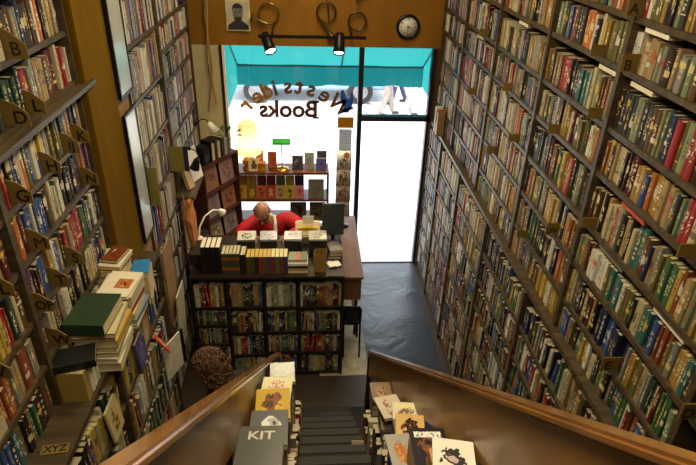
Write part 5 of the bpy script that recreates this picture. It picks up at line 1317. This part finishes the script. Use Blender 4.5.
# ------------------------------------------------------------------ awning over the pavement
TEAL = cloth_translucent('teal_canvas_lit', '#2b8f8c', .5)  # lighter teal: daylight coming through the cloth is put into the colour
g = thing('awning', 'teal canvas awning over the shop front seen through the window', 'awning', (0, 0, 0))
ax0, ax1, ay0, ay1, az0, az1, azb = -.99, 1.60, YF + .13, 8.02, 3.12, 2.49, 2.2
def sheet(mb, pts, nx=1):
    mb.add(pts, [(0, 1, 2, 3)]); return mb
top = MB(); N = 24
vs = []
for j in range(2):
    for i in range(N + 1):
        x = ax0 + (ax1 - ax0) * i / N; vs.append((x, (ay0, ay1)[j], (az0, az1)[j] - .006 * (1 - math.cos(i * 2 * PI / 8)) * 1))
top.add(vs, [(i, i + 1, N + 2 + i, N + 1 + i) for i in range(N)], smooth=True)
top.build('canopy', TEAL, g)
vs = []; N2 = 60
for j in range(3):
    for i in range(N2 + 1):
        x = ax0 + (ax1 - ax0) * i / N2; vs.append((x, ay1 + .02 * j * math.sin(i * .9) * .5, az1 + (azb - az1) * j / 2 - (.012 * math.sin(i * .35) if j == 2 else 0)))
MB().add(vs, [(j * (N2 + 1) + i, j * (N2 + 1) + i + 1, (j + 1) * (N2 + 1) + i + 1, (j + 1) * (N2 + 1) + i) for j in range(2) for i in range(N2)], smooth=True).build('valance', cloth_translucent('teal_canvas_shaded', '#0f6a6c', .4), g)  # same awning cloth, its shade painted in as a darker teal
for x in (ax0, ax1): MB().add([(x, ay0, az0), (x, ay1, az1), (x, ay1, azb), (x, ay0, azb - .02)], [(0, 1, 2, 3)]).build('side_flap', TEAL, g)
FRM = mat('awning_frame_metal', '#3f5a5c', .4, .5)
MB().tube([(ax0, ay1 - .01, az1 - .02), (ax1, ay1 - .01, az1 - .02)], .013).build('front_bar', FRM, g)
for x in (ax0 + .015, -.1 + .55, ax1 - .015): MB().tube([(x, ay0, az0 - .025), (x, ay1, az1 - .02)], .011).build('rafter', FRM, g)

# ------------------------------------------------------------------ choose the books that show largest; the rest are one mass
def banister_hides(u, v):
    if u > 360 and v > 347 + (u - 370) * .335: return not (u < 480 and v > 385 + (u - 372) * .62)
    if u < 282 and v > 352 - .624 * (u - 278): return not u > 225
    return False
SAMP = [(a, c) for a in (-.4, 0, .4) for c in (.06, .3, .55, .8, .97)]
for b in POOL:
    cs_ = []; ok = 0
    M = b['M']; w, h = b['w'], b['h']
    q = [proj(M @ Vector(p)) for p in ((-w / 2, 0, 0), (w / 2, 0, 0), (w / 2, 0, h), (-w / 2, 0, h))]
    if any(x is None for x in q): b['area'] = 0; continue
    ar = abs(sum(q[i][0] * q[(i + 1) % 4][1] - q[(i + 1) % 4][0] * q[i][1] for i in range(4))) / 2
    nrm = (M.to_3x3() @ Vector((0, -1, 0))); cen = M @ Vector((0, 0, h / 2))
    if nrm.dot(Vector((0, 0, CH)) - cen) <= 0: b['area'] = 0; continue
    for a, c in SAMP:
        p = proj(M @ Vector((a * w, 0, c * h)))
        if p and 2 < p[0] < 694 and 2 < p[1] < 463 and not banister_hides(*p): ok += 1
    b['area'] = ar * ok / len(SAMP)
    b['ok'] = ok
# what really shows: cast a few rays from the camera against everything built so far plus the other books
mass = MB()
for b in POOL: book_simple(mass, b)
mass.M = Matrix()
from mathutils.bvhtree import BVHTree
bpy.context.view_layer.update()
vv = []; ff = []
for ob in scene.objects:
    if ob.type != 'MESH' or 'pane' in ob.name or ob.name.startswith('sidewalk'): continue
    base = len(vv); mw = ob.matrix_world
    vv += [mw @ p.co for p in ob.data.vertices]; ff += [tuple(base + i for i in p.vertices) for p in ob.data.polygons]
base = len(vv); nfix = len(ff)
vv += [Vector(p) for p in mass.v]; ff += [tuple(base + i for i in f_) for f_ in mass.f]
tree = BVHTree.FromPolygons(vv, ff)
cam0 = Vector((0, 0, CH))
for bi, b in enumerate(POOL):
    if b.get('area', 0) < 25: continue
    M = b['M']; ok = 0; tot = 0
    for a, c in SAMP:
        p = M @ Vector((a * b['w'], 0, c * b['h'])); tot += 1
        pr = proj(p)
        if not pr or not (0 < pr[0] < 696 and 0 < pr[1] < 465): continue
        d = p - cam0; L = d.length
        hit = tree.ray_cast(cam0, d / L, L + .01)
        if hit[0] is None or hit[3] > L - .008: ok += 1
    w, h = b['w'], b['h']
    q = [proj(M @ Vector(p)) for p in ((-w / 2, 0, 0), (w / 2, 0, 0), (w / 2, 0, h), (-w / 2, 0, h))]
    ar = abs(sum(q[i][0] * q[(i + 1) % 4][1] - q[(i + 1) % 4][0] * q[i][1] for i in range(4))) / 2
    b['area'] = ar * ok / tot
POOL.sort(key=lambda b: -b['area'])
single, rest = POOL[:300], POOL[300:]
print('BOOKS', len(POOL), 'smallest single', round(single[-1]['area'], 1))
for b in single:
    rown, case, ref, grp = b['row']
    o = book_full(b)
    tag(o, '%s book, %s from %s, %s, %s' % (b['hue'], ordinal(b['idx']), ref, rown, case), 'book', grp)
mb = MB()
for b in rest: book_simple(mb, b)
mb.M = Matrix()
o = mb.build('shelved_books', BOOK)
tag(o, 'the many smaller books filling the rest of the shelves all over the shop', 'books', kind='stuff')

# ------------------------------------------------------------------ light
def area(name, loc, size, energy, color, rot=(0, 0, 0), sy=None):
    ld = bpy.data.lights.new(name, 'AREA'); ld.energy = energy; ld.color = color; ld.size = size
    if sy: ld.shape = 'RECTANGLE'; ld.size_y = sy
    lo = bpy.data.objects.new(name, ld); COL.objects.link(lo); lo.location = loc; lo.rotation_euler = rot
    return lo
WARM = (1, .82, .50)
area('ceiling_lamp', (.1, 1.2, 4.93), .5, 52, WARM, sy=1.6)
area('ceiling_lamp', (.1, 3.4, 4.93), .5, 52, WARM, sy=1.6)
area('ceiling_lamp', (.1, 5.4, 4.93), .5, 42, WARM, sy=1.2)
w = bpy.data.worlds.new('daylight'); scene.world = w; w.use_nodes = True
nt = w.node_tree; bg = nt.nodes['Background']
sky = nt.nodes.new('ShaderNodeTexSky'); sky.sky_type = 'HOSEK_WILKIE'; sky.turbidity = 4; sky.sun_direction = (.2, .5, .84)
mixc = nt.nodes.new('ShaderNodeMix'); mixc.data_type = 'RGBA'; mixc.inputs['Factor'].default_value = .75; mixc.inputs['B'].default_value = (.86, .93, 1, 1)
nt.links.new(sky.outputs[0], mixc.inputs['A']); nt.links.new(mixc.outputs['Result'], bg.inputs[0]); bg.inputs[1].default_value = 6.0
sl = bpy.data.lights.new('sun', 'SUN'); sl.energy = 6; sl.angle = .02; sl.color = (1, .95, .88); so = bpy.data.objects.new('sun', sl); COL.objects.link(so); so.rotation_euler = (.5, .2, 0)

vs_ = scene.view_settings
vs_.view_transform = 'Standard'; vs_.look = 'None'; vs_.gamma = 1; vs_.use_curve_mapping = False; vs_.exposure = 0.04
scene.cycles.use_denoising = True
scene.cycles.max_bounces = 6; scene.cycles.transparent_max_bounces = 8
scene.cycles.sample_clamp_indirect = 6
